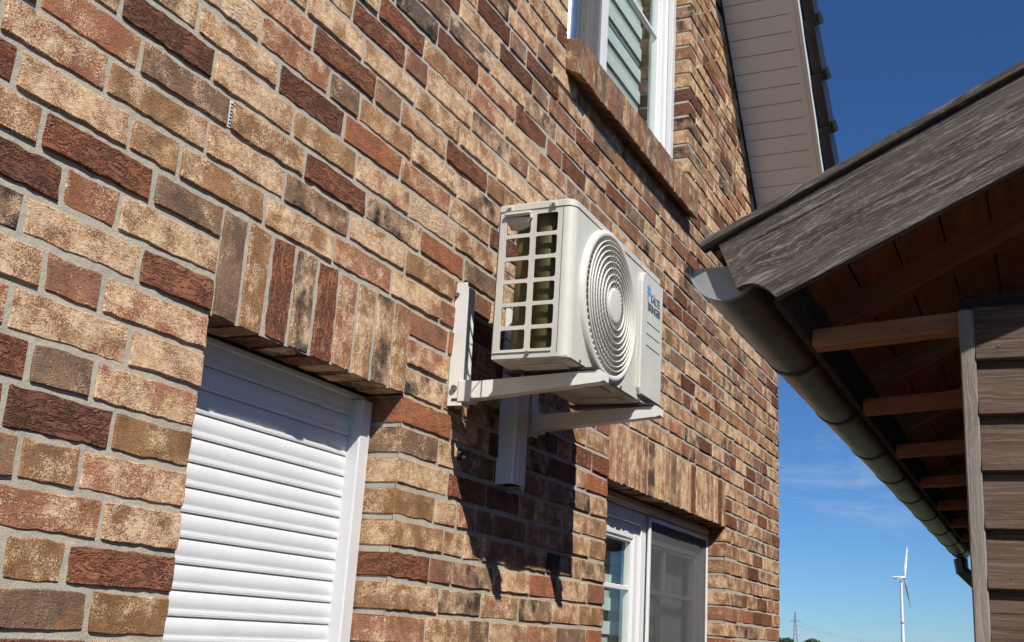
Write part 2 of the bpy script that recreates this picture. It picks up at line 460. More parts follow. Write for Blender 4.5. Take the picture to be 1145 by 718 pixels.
class MB:
    """collects shapes and links them as one mesh object"""
    def __init__(self):
        self.v, self.f, self.s = [], [], []
    def add(self, verts, faces, smooth=False):
        o = len(self.v)
        self.v += [tuple(p) for p in verts]
        self.f += [tuple(i + o for i in f) for f in faces]
        self.s += [smooth] * len(faces)
        return self
    def box(self, x0, x1, y0, y1, z0, z1, bev=0.0):
        if bev <= 0:
            v = [(x, y, z) for z in (z0, z1) for y in (y0, y1) for x in (x0, x1)]
            f = [(0, 2, 3, 1), (4, 5, 7, 6), (0, 1, 5, 4), (2, 6, 7, 3), (0, 4, 6, 2), (1, 3, 7, 5)]
            return self.add(v, f)
        b = bev
        pts, idx = [], {}
        for ix in (0, 1):
            for iy in (0, 1):
                for iz in (0, 1):
                    X, Y, Z = (x0, x1)[ix], (y0, y1)[iy], (z0, z1)[iz]
                    sx, sy, sz = (b, -b)[ix], (b, -b)[iy], (b, -b)[iz]
                    for a, q in enumerate(((X, Y + sy, Z + sz), (X + sx, Y, Z + sz), (X + sx, Y + sy, Z))):
                        idx[(ix, iy, iz, a)] = len(pts)
                        pts.append(q)
        fs = []
        for a in range(3):
            for s in (0, 1):
                o = [k for k in range(3) if k != a]
                loop = []
                for (p, q) in ((0, 0), (1, 0), (1, 1), (0, 1)):
                    c = [0, 0, 0]
                    c[a], c[o[0]], c[o[1]] = s, p, q
                    loop.append(idx[(*c, a)])
                fs.append(tuple(loop))
        for a in range(3):          # edges along axis a
            o = [k for k in range(3) if k != a]
            for p in (0, 1):
                for q in (0, 1):
                    c0, c1 = [0, 0, 0], [0, 0, 0]
                    c0[a], c1[a] = 0, 1
                    for c in (c0, c1):
                        c[o[0]], c[o[1]] = p, q
                    fs.append((idx[(*c0, o[0])], idx[(*c1, o[0])], idx[(*c1, o[1])], idx[(*c0, o[1])]))
        for ix in (0, 1):
            for iy in (0, 1):
                for iz in (0, 1):
                    fs.append(tuple(idx[(ix, iy, iz, a)] for a in range(3)))
        return self.add(pts, fs)
    def tube(self, p0, p1, r0, r1=None, n=10, cap=True, smooth=True):
        p0, p1 = Vector(p0), Vector(p1)
        r1 = r0 if r1 is None else r1
        d = (p1 - p0).normalized()
        a = d.orthogonal().normalized()
        b = d.cross(a)
        v = []
        for p, r in ((p0, r0), (p1, r1)):
            for i in range(n):
                t = 2 * math.pi * i / n
                v.append(p + (a * math.cos(t) + b * math.sin(t)) * r)
        f = [(i, (i + 1) % n, n + (i + 1) % n, n + i) for i in range(n)]
        self.add(v, f, smooth)
        if cap:
            self.add(v, [tuple(range(n - 1, -1, -1)), tuple(range(n, 2 * n))])
        return self
    def extrude_x(self, prof, x0, x1, closed=True, smooth=False, cap=True):
        n = len(prof)
        v = [(x0, y, z) for y, z in prof] + [(x1, y, z) for y, z in prof]
        f = [(i, (i + 1) % n, n + (i + 1) % n, n + i) for i in range(n if closed else n - 1)]
        self.add(v, f, smooth)
        if closed and cap:
            self.add(v, [tuple(range(n - 1, -1, -1)), tuple(range(n, 2 * n))])
        return self
    def extrude_y(self, prof, y0, y1, smooth=False):
        n = len(prof)
        v = [(x, y0, z) for x, z in prof] + [(x, y1, z) for x, z in prof]
        f = [(i, (i + 1) % n, n + (i + 1) % n, n + i) for i in range(n)]
        f += [tuple(range(n - 1, -1, -1)), tuple(range(n, 2 * n))]
        return self.add(v, f, smooth)
    def torus_y(self, c, rr, tr, y, n=64, m=8, sy=1.0):
        v, f = [], []
        for i in range(n):
            a = 2 * math.pi * i / n
            for j in range(m):
                b = 2 * math.pi * j / m
                q = rr + tr * math.cos(b)
                v.append((c[0] + q * math.cos(a), y + tr * sy * math.sin(b), c[1] + q * math.sin(a)))
        for i in range(n):
            for j in range(m):
                f.append((i * m + j, ((i + 1) % n) * m + j, ((i + 1) % n) * m + (j + 1) % m, i * m + (j + 1) % m))
        return self.add(v, f, True)
    def mesh(self, name, mat):
        me = bpy.data.meshes.new(name)
        me.from_pydata(self.v, [], self.f)
        me.polygons.foreach_set('use_smooth', self.s)
        me.materials.append(mat)
        me.update()
        return me
    def build(self, name, mat, parent=None, mw=None):
        o = bpy.data.objects.new(name, self.mesh(name, MAT[mat] if isinstance(mat, str) else mat))
        return link(o, parent, mw)

def dup(o, parent, mw, name=None):
    c = o.copy()
    return link(c, parent, mw)

# ------------------------------------------------------------------ ground
g = MB()
g.add([(-6000, -6000, 0), (6000, -6000, 0), (6000, 6000, 0), (-6000, 6000, 0)], [(0, 1, 2, 3)])
tag(g.build('ground', 'ground'), 'flat green fields reaching the horizon', 'ground', kind='structure')
g = MB()
g.add([(-8, -9, 0.004), (14, -9, 0.004), (14, 0.3, 0.004), (-8, 0.3, 0.004)], [(0, 1, 2, 3)])
tag(g.build('pavement', 'paving'), 'paved yard between the house and the wooden shed', 'pavement', kind='structure')

# ================================================================== HOUSE
Z0, CP = 2.213, 0.0842                    # underside of the lintels, height of one course
CORNER = 7.415
SH = (1.77, 2.594)                        # shutter opening
W2 = (4.213, 6.065)                       # lower window opening
W3 = (3.575, 5.232)                       # upper window opening
REV = 0.11                                # depth of the reveals
SLOPE = 1.092
def roof_z(x):                            # where the roof soffit meets the wall
    return 4.351 - SLOPE * (x - 6.758)

house = thing('brick_house', (2.5, 0.2, 0), 'house of mottled red and cream brick with grey mortar', 'house')

# openings: (x0, x1, z0, z1)
WB = Z0 - 15 * CP
OPEN = [(SH[0], SH[1], WB, Z0), (W2[0], W2[1], WB, Z0), (W3[0], W3[1], 3.87, Z0 + 37 * CP)]
wall_x0, ridge_x = -2.3, 2.5
def wall_cells():
    xs = sorted({wall_x0, CORNER - 0.004} | {v for o in OPEN for v in o[:2]})
    zs = sorted({0.0, 8.9} | {v for o in OPEN for v in o[2:]})
    for i in range(len(xs) - 1):
        for j in range(len(zs) - 1):
            cx, cz = (xs[i] + xs[i + 1]) / 2, (zs[j] + zs[j + 1]) / 2
            if not any(o[0] < cx < o[1] and o[2] < cz < o[3] for o in OPEN):
                yield xs[i], xs[i + 1], zs[j], zs[j + 1]
m = MB()
MY = 0.0030                               # mortar face lies behind the brick faces
def clipz(x, z):
    lim = min(roof_z(x), roof_z(2 * ridge_x - x)) + 0.16
    return min(z, lim)
for x0, x1, z0, z1 in wall_cells():
    n = max(1, int((x1 - x0) / 0.5))
    cuts = sorted({x0 + (x1 - x0) * i / n for i in range(n + 1)} | ({ridge_x} if x0 < ridge_x < x1 else set()))
    for a, b in zip(cuts, cuts[1:]):
        za, zb = clipz(a, z1), clipz(b, z1)
        if za <= z0 + 1e-4 and zb <= z0 + 1e-4:
            continue
        za, zb = max(za, z0), max(zb, z0)
        m.add([(a, MY, z0), (b, MY, z0), (b, MY, zb), (a, MY, za)], [(0, 1, 2, 3)])
for x0, x1, z0, z1 in OPEN:               # reveal linings
    e = 0.004
    m.add([(x0 - e, MY, z0), (x0 - e, 0.3, z0), (x0 - e, 0.3, z1), (x0 - e, MY, z1)], [(0, 1, 2, 3)])
    m.add([(x1 + e, MY, z0), (x1 + e, 0.3, z0), (x1 + e, 0.3, z1), (x1 + e, MY, z1)], [(3, 2, 1, 0)])
    m.add([(x0, MY, z1 + .014), (x1, MY, z1 + .014), (x1, 0.3, z1 + .014), (x0, 0.3, z1 + .014)], [(0, 1, 2, 3)])
    m.add([(x0, MY, z0 - e), (x1, MY, z0 - e), (x1, 0.3, z0 - e), (x0, 0.3, z0 - e)], [(3, 2, 1, 0)])
wall = m.build('wall', 'mortar', house)
# the rest of the shell: gable end return, far side and back
m = MB()
HD = 8.0
zr = roof_z(CORNER) + 0.15
m.add([(CORNER - 0.004, MY, 0), (CORNER - 0.004, HD, 0), (CORNER - 0.004, HD, zr), (CORNER - 0.004, MY, zr)], [(0, 1, 2, 3)])
m.add([(wall_x0, MY, 0), (wall_x0, HD, 0), (wall_x0, HD, zr), (wall_x0, MY, zr)], [(3, 2, 1, 0)])
m.add([(wall_x0, HD, 0), (CORNER, HD, 0), (CORNER, HD, zr), (ridge_x, HD, roof_z(ridge_x) + .1), (wall_x0, HD, zr)], [(4, 3, 2, 1, 0)])
m.build('back_wall', 'wallfar', house)

# ---- bricks
BT = {  # base colour, cream, charcoal, folds
    'C': ((0.345, 0.172, 0.080), 0.68, 0.16, 0.08),
    'P': ((0.375, 0.150, 0.078), 0.58, 0.12, 0.10),
    'W': ((0.52, 0.35, 0.27), 0.86, 0.0, 0.30),
    'T': ((0.325, 0.168, 0.070), 0.52, 0.28, 0.06),
    'B': ((0.235, 0.145, 0.095), 0.44, 0.35, 0.12),
    'R': ((0.320, 0.115, 0.058), 0.20, 0.10, 1.0),
    'Q': ((0.220, 0.086, 0.050), 0.14, 0.30, 1.0),
    'O': ((0.42, 0.145, 0.060), 0.26, 0.0, 0.22),
    'H': ((0.31, 0.135, 0.078), 0.30, 0.22, 0.12),
    'K': ((0.29, 0.175, 0.108), 0.52, 1.0, 0.08),
    'D': ((0.125, 0.095, 0.080), 0.26, 0.9, 0.20),
}
RANDOM_TYPES = 'CCCCCCCCCPPPPPTTTTTBBBRRRQOHHKKK'

# what the photograph shows, course by course (0 = first course above the lintel underside):
# course: [(pixel x of the joint at a brick's left end or None for open left end, kind), ...]
SEEN = {
 -8: [(None, 'B'), (98.5, 'T'), ('sh', 'P'), (475, 'C'), (524.7, 'B'), (546.8, 'C'), (588.7, 'P'), (622, 'B'), (655, 'O')],
 -7: [(None, 'C'), (2, 'T'), (74.4, 'R'), ('sh', 'C'), (490, 'K'), (538, 'C'), (580, 'K'), (617, 'C'), (648, 'T')],
 -6: [(None, 'P'), (113, 'C'), ('sh', 'R'), (480, 'H'), (505, 'K'), (551, 'C'), (592, 'O'), (623, 'C'), (657, 'H')],
 -5: [(None, 'C'), (-35, 'K'), (20, 'T'), (89, 'P'), ('sh', 'T'), (496, 'C'), (650, 'K')],
 -4: [(None, 'Q'), (125.8, 'T'), ('sh', 'T'), (485.8, 'C'), (511, 'P'), (659, 'T')],
 -3: [(None, 'R'), (33.5, 'B'), (105, 'P'), ('sh', 'C'), (501, 'R'), (651, 'C')],
 -2: [(None, 'P'), (10.5, 'C'), (143.6, 'C'), ('sh', 'B'), (490, 'C'), (660, 'C')],
 -1: [(None, 'C'), (50, 'H'), (115, 'P'), ('sh', 'O'), (505, 'C'), (655.5, 'O')],
 0: [(None, 'K'), (27, 'C'), (157, 'R'), ('sh', 'K'), (496, 'C'), (662, 'R')],
 1: [(None, 'Q'), (71, 'P'), (133, 'C'), ('sh', 'P'), (502, 'T'), (656, 'C')],
 2: [(None, 'C'), (47, 'R'), (172, 'B'), ('sh', 'H'), (501, 'O'), (534, 'C')],
 3: [(None, 'R'), (20, 'C'), (146, 'T'), (201, 'T'), (297, 'C'), (374, 'P'), (438, 'C'), (492, 'H'), (520, 'R')],
 4: [(None, 'P'), (121, 'T'), (231.6, 'C'), (319, 'K'), (391, 'C'), (454, 'T'), (507.7, 'H')],
 5: [(None, 'P'), (157.7, 'B'), (258, 'C'), (341, 'R'), (410, 'K'), (470.6, 'O'), (519, 'B')],
 6: [(None, 'C'), (137, 'Q'), (239.5, 'C'), (329, 'T'), (398, 'P'), (458, 'W'), (509, 'C'), (553, 'C')],
 7: [(None, 'P'), (160, 'C'), (223, 'C'), (312, 'Q'), (385, 'O'), (448.6, 'P'), (503, 'C'), (548, 'R')],
 8: [(None, 'W'), (292, 'P'), (369, 'B'), (402.5, 'C'), (461.5, 'C'), (512.6, 'K'), (559, 'C')],
 9: [(None, 'P'), (351, 'R'), (420, 'B'), (449, 'P'), (499.5, 'R'), (545, 'T')],
 10: [(None, 'C'), (406.7, 'C'), (465, 'T'), (514.5, 'P'), (557, 'C'), (600, 'C')],
 11: [(None, 'C'), (395, 'R'), (454, 'H'), (478.6, 'C'), (528, 'K'), (570, 'H'), (590, 'C')],
 12: [(None, 'R'), (474.7, 'C'), (523, 'P'), (565, 'C'), (602.5, 'P'), (634, 'B')],
 13: [(None, 'D'), (490, 'R'), (535, 'P'), (576, 'R'), (611.6, 'H'), (628.6, 'R'), (655.5, 'C')],
 14: [(None, 'B'), (503, 'K'), (549, 'C'), (588, 'K'), (622, 'C'), (652.6, 'K')],
 15: [(None, 'R'), (515, 'C'), (559, 'Q'), (596, 'B'), (614, 'H'), (644, 'R')],
 16: [(None, 'Q'), (570.7, 'B'), (589, 'Q'), (624, 'C')],
 17: [(None, 'P'), (601.5, 'B'), (618.5, 'C')],
 18: [(None, 'P'), (610, 'C'), (640, 'R')],
 19: [(None, 'D')],
}
def x_on_wall(px, z):
    lo, hi = 0.2, 9.0
    for _ in range(40):
        mid = (lo + hi) / 2
        q = to_px((mid, 0, z))
        if q is None or q[0] < px:
            lo = mid
        else:
            hi = mid
    return lo

BX0 = -0.45                                # bricks are laid from here to the corner
BRICKS = []                                # (x0, x1, z0, z1, kind, turn, deepL, deepR)
rng = random.Random(11)

def pick():
    return rng.choice(RANDOM_TYPES)

def fill(xa, xb, prev):
    """joint positions between xa and xb in a wild bond that keeps clear of the joints below"""
    xs, x, hdr = [], xa, 0
    while True:
        rest = xb - x
        if rest < 0.30:
            if rest > 0.262:
                xs.append(x + rest * 0.5 if rng.random() < .5 else x + 0.125)
            break
        best = None
        for _ in range(6):
            L = 0.127 if (rng.random() < 0.30 and hdr < 2) else 0.253
            L += rng.uniform(-0.006, 0.006)
            d = min([abs(x + L - q) for q in prev] + [9])
            if best is None or d > best[0]:
                best = (d, L)
            if d > 0.045:
                break
        L = best[1]
        if rest - L < 0.07:
            L = rest * 0.5
        hdr = hdr + 1 if L < 0.18 else 0
        x += L
        xs.append(x)
    return xs

prev_j = []
for k in range(-27, 45):
    z0, z1 = Z0 + k * CP, Z0 + (k + 1) * CP
    zc = (z0 + z1) / 2
    # stretches of wall in this course
    cuts = []
    for i, o in enumerate(OPEN):
        zlo, zhi = o[2], o[3] + 3 * CP        # lintel bricks fill three courses above
        if i == 2:
            zlo = 3.76
        if zlo < zc < zhi:
            cuts.append((o[0], o[1], i))
    cuts.sort()
    segs, x = [], BX0
    tags = [None]
    for c in cuts:
        segs.append((x, c[0], tags[-1], 'open'))
        tags.append('sh' if c[2] == 0 else 'o')
        x = c[1]
    segs.append((x, CORNER, tags[-1], None))
    seen = SEEN.get(k, [])
    joints_here = []
    for (xa, xb, ltag, rtag) in segs:
        fixed = []                             # (x, kind to the right)
        take = ltag is None
        lead = None
        for jp, kind in seen:
            if jp is None:
                if ltag is None:
                    lead = kind
                continue
            if jp == 'sh':
                if ltag == 'sh':
                    fixed.append((xa, kind))
                continue
            xj = x_on_wall(jp, zc)
            if xa + 0.03 < xj < xb - 0.03:
                fixed.append((xj, kind))
        fixed.sort()
        bounds = []
        if ltag is None and fixed:
            back = []
            xx = fixed[0][0]
            first = True
            while xx - xa > 0.3:
                L = 0.253 if (first or rng.random() < .7) else 0.127
                xx -= L + rng.uniform(-.005, .005)
                back.append((xx, lead if first else None))
                first = False
            bounds += [(xa, None)] + back[::-1]
        elif not fixed or fixed[0][0] > xa + 1e-6:
            bounds.append((xa, None))
            stop = fixed[0][0] if fixed else xb
            if stop - xa > 0.3:
                bounds += [(q, None) for q in fill(xa, stop, prev_j)]
        # between the fixed joints, lay extra bricks where the gap is long
        for i, (xf, kd) in enumerate(fixed):
            bounds.append((xf, kd))
            nxt = fixed[i + 1][0] if i + 1 < len(fixed) else xb
            if nxt - xf > 0.34:
                for q in fill(xf, nxt, prev_j):
                    bounds.append((q, None))
        ends = [b[0] for b in bounds[1:]] + [xb]
        for i, ((x0, kd), x1) in enumerate(zip(bounds, ends)):
            if x1 - x0 < 0.035:
                continue
            BRICKS.append((x0, x1, z0, z1, kd or pick(), 0,
                           ltag is not None and i == 0, (rtag == 'open' or x1 == CORNER) and i == len(bounds) - 1))
        joints_here += [b[0] for b in bounds]
    prev_j = joints_here

JT = 0.0152
def brick_mesh(x0, x1, z0, z1, kind, turn, deepL, deepR, fine, depth=0.03, yface=None, cx=None):
    """verts (local to cx, cz), faces and the three attributes of one brick"""
    r = random.Random(int(x0 * 9973 + z0 * 77731) & 0xffffff)
    j = JT * r.uniform(0.80, 1.12) * (1.12 if turn else 1.0)
    jl = 0.0 if deepL and not turn else j / 2
    jr = 0.0 if deepR and not turn else j / 2
    xa, xb = x0 + jl, x1 - jr
    za, zb = z0 + JT / 2 * r.uniform(.75, 1.2), z1 - JT / 2 * r.uniform(.75, 1.2)
    L, H = xb - xa, zb - za
    base, cream, dark, wr = BT[kind]
    jit = r.uniform(0.86, 1.16)
    tint = r.uniform(-0.07, 0.07)
    base = (base[0] * jit, base[1] * jit * (1 + tint * .6), base[2] * jit * (1 + tint))
    cream = max(0, min(1, cream + r.uniform(-.13, .10)))
    off = (r.uniform(0, 80), r.uniform(0, 80), r.uniform(0, 80))
    yf = (r.uniform(-0.0042, -0.0004) if yface is None else yface)
    e = 0.0022
    if fine == 2:
        nx, nz = max(5, int(L / 0.016)), max(5, int(H / 0.014))
    elif fine == 1:
        nx, nz = max(3, int(L / 0.045)), max(3, int(H / 0.024))
    else:
        nx, nz = 3, 3
    us = [0.0, e / L] + [e / L + (1 - 2 * e / L) * i / (nx - 2) for i in range(1, nx - 2)] + [1 - e / L, 1.0]
    vs = [0.0, e / H] + [e / H + (1 - 2 * e / H) * i / (nz - 2) for i in range(1, nz - 2)] + [1 - e / H, 1.0]
    nu, nv = len(us), len(vs)
    ccx, ccz = (x0 + x1) / 2, (z0 + z1) / 2
    P3, UVW = [], []
    tiltx, tiltz = r.uniform(-.002, .002), r.uniform(-.002, .0025)
    ao = 0.0040 if fine else 0.0020
    for jv, v in enumerate(vs):
        for iu, u in enumerate(us):
            x, z = xa + u * L, za + v * H
            q = Vector((x * 26 + off[0], z * 26 + off[1], off[2]))
            edge = (iu in (0, nu - 1)) + (jv in (0, nv - 1))
            dx = (mnoise.noise(q) + .45 * mnoise.noise(q * 2.9)) * ao
            dz = (mnoise.noise(q + Vector((0, 0, 9.3))) + .45 * mnoise.noise(q * 2.9 + Vector((0, 0, 5.0)))) * ao
            y = yf + tiltx * (u - .5) * 2 + tiltz * (v - .5) * 2
            y += mnoise.noise(q * 1.7 + Vector((3, 1, 4))) * (0.0014 + 0.0024 * wr)
            if edge:
                y += 0.0022 + abs(mnoise.noise(q * 2.1)) * 0.0035
                if edge == 2:
                    x += (0.0030 if iu == 0 else -0.0030)
                    z += (0.0026 if jv == 0 else -0.0026)
                    y += 0.001
            if deepL and not turn and iu == 0:
                dx *= 0.4
            P3.append((x + dx - ccx, y, z + dz - ccz))
            UVW.append((u * L, v * H, 0.0))
    F = []
    for jv in range(nv - 1):
        for iu in range(nu - 1):
            a = jv * nu + iu
            F.append((a, a + 1, a + nu + 1, a + nu))
    ring = [iu for iu in range(nu)] + [jv * nu + nu - 1 for jv in range(1, nv)] + [(nv - 1) * nu + iu for iu in range(nu - 2, -1, -1)] + [jv * nu for jv in range(nv - 2, 0, -1)]
    dd = 0.112 if (deepL or deepR) else depth
    levels = [dd * t for t in ((0.3, 0.65, 1.0) if dd > .05 and fine else (1.0,))]
    prev = ring
    for lv in levels:
        cur = []
        for idx in ring:
            x, y, z = P3[idx]
            n3 = mnoise.noise(Vector((x * 30 + off[0], lv * 30, z * 30 + off[1]))) * 0.0012
            cur.append(len(P3))
            P3.append((x + n3, lv, z + n3))
            u_, v_, _ = UVW[idx]
            UVW.append((u_, v_, lv))
        nr = len(ring)
        for i in range(nr):
            F.append((prev[i], cur[i], cur[(i + 1) % nr], prev[(i + 1) % nr]))
        prev = cur
    if turn:
        UVW = [(b, a, c) for a, b, c in UVW]
    UVW = [(a + off[0] * .1, b + off[1] * .1, c + off[2] * .1) for a, b, c in UVW]
    bcol = (base[0], base[1], base[2], cream)
    bpar = (dark * r.uniform(.8, 1.1), wr, r.random(), (0.18 if x1 < 3 else 0.6) if turn else 0.06)
    return P3, F, UVW, bcol, bpar, (ccx, ccz)

def attrs(me, UVW, bcols, bpars):
    a = me.attributes.new('bp', 'FLOAT_VECTOR', 'POINT')
    a.data.foreach_set('vector', [c for p in UVW for c in p])
    a = me.attributes.new('bcol', 'FLOAT_COLOR', 'POINT')
    a.data.foreach_set('color', [c for p in bcols for c in p])
    a = me.attributes.new('bpar', 'FLOAT_COLOR', 'POINT')
    a.data.foreach_set('color', [c for p in bpars for c in p])

def brick_object(name, spec, parent, fine, **kw):
    P3, F, UVW, bc, bp, (cx, cz) = brick_mesh(*spec, fine, **kw)
    me = bpy.data.meshes.new(name)
    me.from_pydata(P3, [], F)
    me.polygons.foreach_set('use_smooth', [True] * len(F))
    me.set_sharp_from_angle(angle=R(26))
    attrs(me, UVW, [bc] * len(P3), [bp] * len(P3))
    me.materials.append(MAT['brick'])
    me.update()
    o = bpy.data.objects.new(name, me)
    return link(o, parent, Matrix.Translation((cx, 0, cz)))

def px_area(b):
    q = [to_px((x, 0, z)) for x in b[:2] for z in b[2:4]]
    if any(v is None for v in q):
        return 0.0
    cx, cy = sum(v[0] for v in q) / 4, sum(v[1] for v in q) / 4
    if not (-20 < cx < PW + 20 and -20 < cy < PH + 20):
        return 0.0
    a, b_, c, d = q[0], q[2], q[3], q[1]
    poly = [a, b_, c, d]
    s = 0
    for i in range(4):
        s += poly[i][0] * poly[(i + 1) % 4][1] - poly[(i + 1) % 4][0] * poly[i][1]
    if 560 < cx < 735 and 235 + (cx - 560) * .5 < cy < 400:      # behind the air conditioner
        return 0.0
    return abs(s) / 2

kept = []
for b in BRICKS:
    x0, x1, z0, z1 = b[:4]
    if z0 > min(roof_z(x1), roof_z(2 * ridge_x - x0)) + 0.05 or z0 > 6.3:
        continue
    if z0 < 3.75 < z1 and x1 > W3[0] + .02 and x0 < W3[1] - .02:  # cut below the sill
        b = (x0, x1, z0, min(z1, 3.762)) + b[4:]
    kept.append((px_area(b), b))
kept.sort(key=lambda t: -t[0])
for area, b in kept[:298]:
    brick_object('brick', b, wall, 2 if area > 900 else 1)
V, F, UVW, BC, BP = [], [], [], [], []
for area, b in kept[298:]:
    p3, f, uv, bc, bp, (cx, cz) = brick_mesh(*b, 1 if area > 60 else 0)
    o = len(V)
    V += [(x + cx, y, z + cz) for x, y, z in p3]
    F += [tuple(i + o for i in q) for q in f]
    UVW += uv
    BC += [bc] * len(p3)
    BP += [bp] * len(p3)
me = bpy.data.meshes.new('brickwork')
me.from_pydata(V, [], F)
me.polygons.foreach_set('use_smooth', [True] * len(F))
me.set_sharp_from_angle(angle=R(26))
attrs(me, UVW, BC, BP)
me.materials.append(MAT['brick'])
bw = link(bpy.data.objects.new('brickwork', me), wall)
tag(bw, kind='stuff')

# lintels of upright bricks
def lintel(o, kinds, zl):
    part = MB()
    part.box(o[0] + .002, o[1] - .002, MY + .0030, 0.106, zl + 0.009, zl + 3 * CP - 0.004)
    lt = part.build('lintel', 'mortar', house)
    n = len(kinds)
    wd = (o[1] - o[0]) / n
    for i, kd in enumerate(kinds):
        brick_object('soldier_brick', (o[0] + i * wd, o[0] + (i + 1) * wd, zl - 0.007, zl + 3 * CP, kd, 1, False, False), lt, 2, depth=0.108)
lintel(SH, 'BTRKRPCKC', Z0)
lintel(W2, 'CPCCCPKCCTBCCCRCCCPCRT', Z0)
lintel(W3, 'CPCTCPCCBTCCCCRCTCCP', OPEN[2][3])

# brick sills, laid on edge and tilted outwards
def sill(o, zf_top, zf_bot, yf, zb_bot, zb_top, kinds):
    part = MB()
    part.extrude_x([(yf + .008, zf_bot + .006), (0.09, zb_bot + .03), (0.09, zb_top - .004), (yf + .008, zf_top - .006)], o[0] + .014, o[1] - .006)
    st = part.build('window_sill', 'mortar', house)
    n = len(kinds)
    wd = (o[1] - o[0]) / n
    for i, kd in enumerate(kinds):
        r = random.Random(i * 7 + 1)
        x0, x1 = o[0] + i * wd + .0035, o[0] + (i + 1) * wd - .0035
        d = r.uniform(-.003, .003)
        b = MB()
        b.box(x0, x1, -1, 1, -1, 1, 0.0035)
        def warp(p):
            u, v = (p[1] + 1) / 2, (p[2] + 1) / 2
            y = yf + d + u * (0.095 - yf)
            zlo = zf_bot + (zb_bot - zf_bot) * min(1, u * 1.6) + (0.03 if u > .9 else 0)
            zhi = zf_top + (zb_top - zf_top) * u
            q = mnoise.noise(Vector((p[0] * 30, y * 30, v * 9))) * .002
            return (p[0] + q, y + q, zlo + (zhi - zlo) * v + d * .5)
        # bevel offsets were absolute in x only; keep y and z corners crisp but rounded
        vv = []
        for p in b.v:
            yy = -1 + (0.06 if abs(p[1]) < .9999 and p[1] < 0 else 0) if p[1] < 0 else 1 - (0.06 if p[1] < .9999 else 0)
            zz = -1 + (0.06 if p[2] > -.9999 else 0) if p[2] < 0 else 1 - (0.06 if p[2] < .9999 else 0)
            vv.append(warp((p[0], yy, zz)))
        me = bpy.data.meshes.new('sill_brick')
        me.from_pydata(vv, [], b.f)
        base, cream, dark, wr = BT[kd]
        off = r.uniform(0, 9)
        attrs(me, [(p[2] + off, p[0] + off, p[1]) for p in vv], [(*base, cream)] * len(vv), [(dark, wr, r.random(), .6)] * len(vv))
        me.materials.append(MAT['brick'])
        link(bpy.data.objects.new('sill_brick', me), st)
sill(W3, 3.861, 3.703, -0.062, 3.755, 3.895, 'BHBBHBTBHBBBHBBTBHBB')
sill(W2, WB + 0.0, WB - .12, -0.05, WB - .09, WB + .035, 'BHBTHBTBHBBBHBBTBHBBTB')
sill(SH, WB + 0.0, WB - .12, -0.05, WB - .09, WB + .035, 'BHBTHBTBHB')

# weep vent in a joint of the wall
v = MB()
vx = x_on_wall(257.5, Z0 + 5.45 * CP)
v.box(vx - .004, vx + .004, -.0005, .01, Z0 + 5.12 * CP, Z0 + 5.88 * CP)
vent = v.build('weep_vent', 'pvc', house)
v = MB()
for i in range(7):
    zz = Z0 + (5.17 + i * .1) * CP
    v.box(vx - .0032, vx + .0032, -.002, -.0008, zz, zz + .003)
v.build('vent_slot', 'dark', vent)

# ---- roller shutter
sh = thing('roller_shutter', (0, 0, 0), '', '')       # becomes a part below
bpy.data.objects.remove(sh)
m = MB()
m.box(SH[0] + .012, SH[1] - .060, REV + .038, REV + .045, WB, Z0 - .012)
shutter = m.build('roller_shutter', 'slat', house)
prof = []
NP = 9
PITCH = 0.0562
for i in range(NP + 1):                       # bowed slat with a narrow hinge strip at its foot
    t = i / NP
    zz = 0.013 + t * (PITCH - 0.0145)
    yy = -0.0052 * math.sin(math.pi * min(1, t * .98 + .02)) ** 0.75
    prof.append((yy, zz))
prof = [(0.002, 0.0), (-0.0045, 0.0006), (-0.0058, 0.0055), (-0.0055, 0.0118), (-0.0022, 0.0125)] + prof[1:] + [(0.004, PITCH - 0.001)]
slat = MB()
slat.extrude_x(prof, SH[0] + .014, SH[1] - .052, closed=True)
slat_me = None
ztop = 2.0890
nmin = int((ztop - WB) / PITCH)
for i in range(-2, nmin):
    zz = ztop - (i + 1) * PITCH
    mw = Matrix.Translation((0, REV + .032, zz))
    if slat_me is None:
        so = slat.build('slat', 'slat', shutter, mw)
        slat_me = so
    else:
        dup(slat_me, shutter, mw)
m = MB()
m.box(SH[0] + .012, SH[1] - .002, REV + .016, REV + .06, Z0 - .018, Z0 - .002, .003)
m.build('head_profile', 'slat', shutter)
m = MB()
m.box(SH[1] - .056, SH[1] - .004, REV - .012, REV + .05, WB, Z0 - .020, .004)
m.build('guide_rail', 'rail', shutter)
m = MB()
m.box(SH[0] + .002, SH[0] + .054, REV - .012, REV + .05, WB, Z0 - .020, .004)
m.build('guide_rail', 'rail', shutter)

# ---- windows
def frame_ring(b, x0, x1, z0, z1, w, y0, y1, bev=.004):
    b.box(x0, x0 + w, y0, y1, z0, z1, bev)
    b.box(x1 - w, x1, y0, y1, z0, z1, bev)
    b.box(x0 + w, x1 - w, y0 + .001, y1, z1 - w, z1, bev)
    b.box(x0 + w, x1 - w, y0 + .001, y1, z0, z0 + w, bev)

def zebra_blind(parent, x0, x1, z0, z1, y, pitch=0.105):
    b = MB()
    z = z1
    while z > z0:
        b.box(x0, x1, y, y + .003, max(z0, z - pitch * .55), z)
        z -= pitch
    bl = b.build('blind', 'blind', parent)
    b = MB()
    b.box(x0, x1, y + .012, y + .014, z0, z1)
    b.build('sheer_band', 'sheer', bl)
    return bl

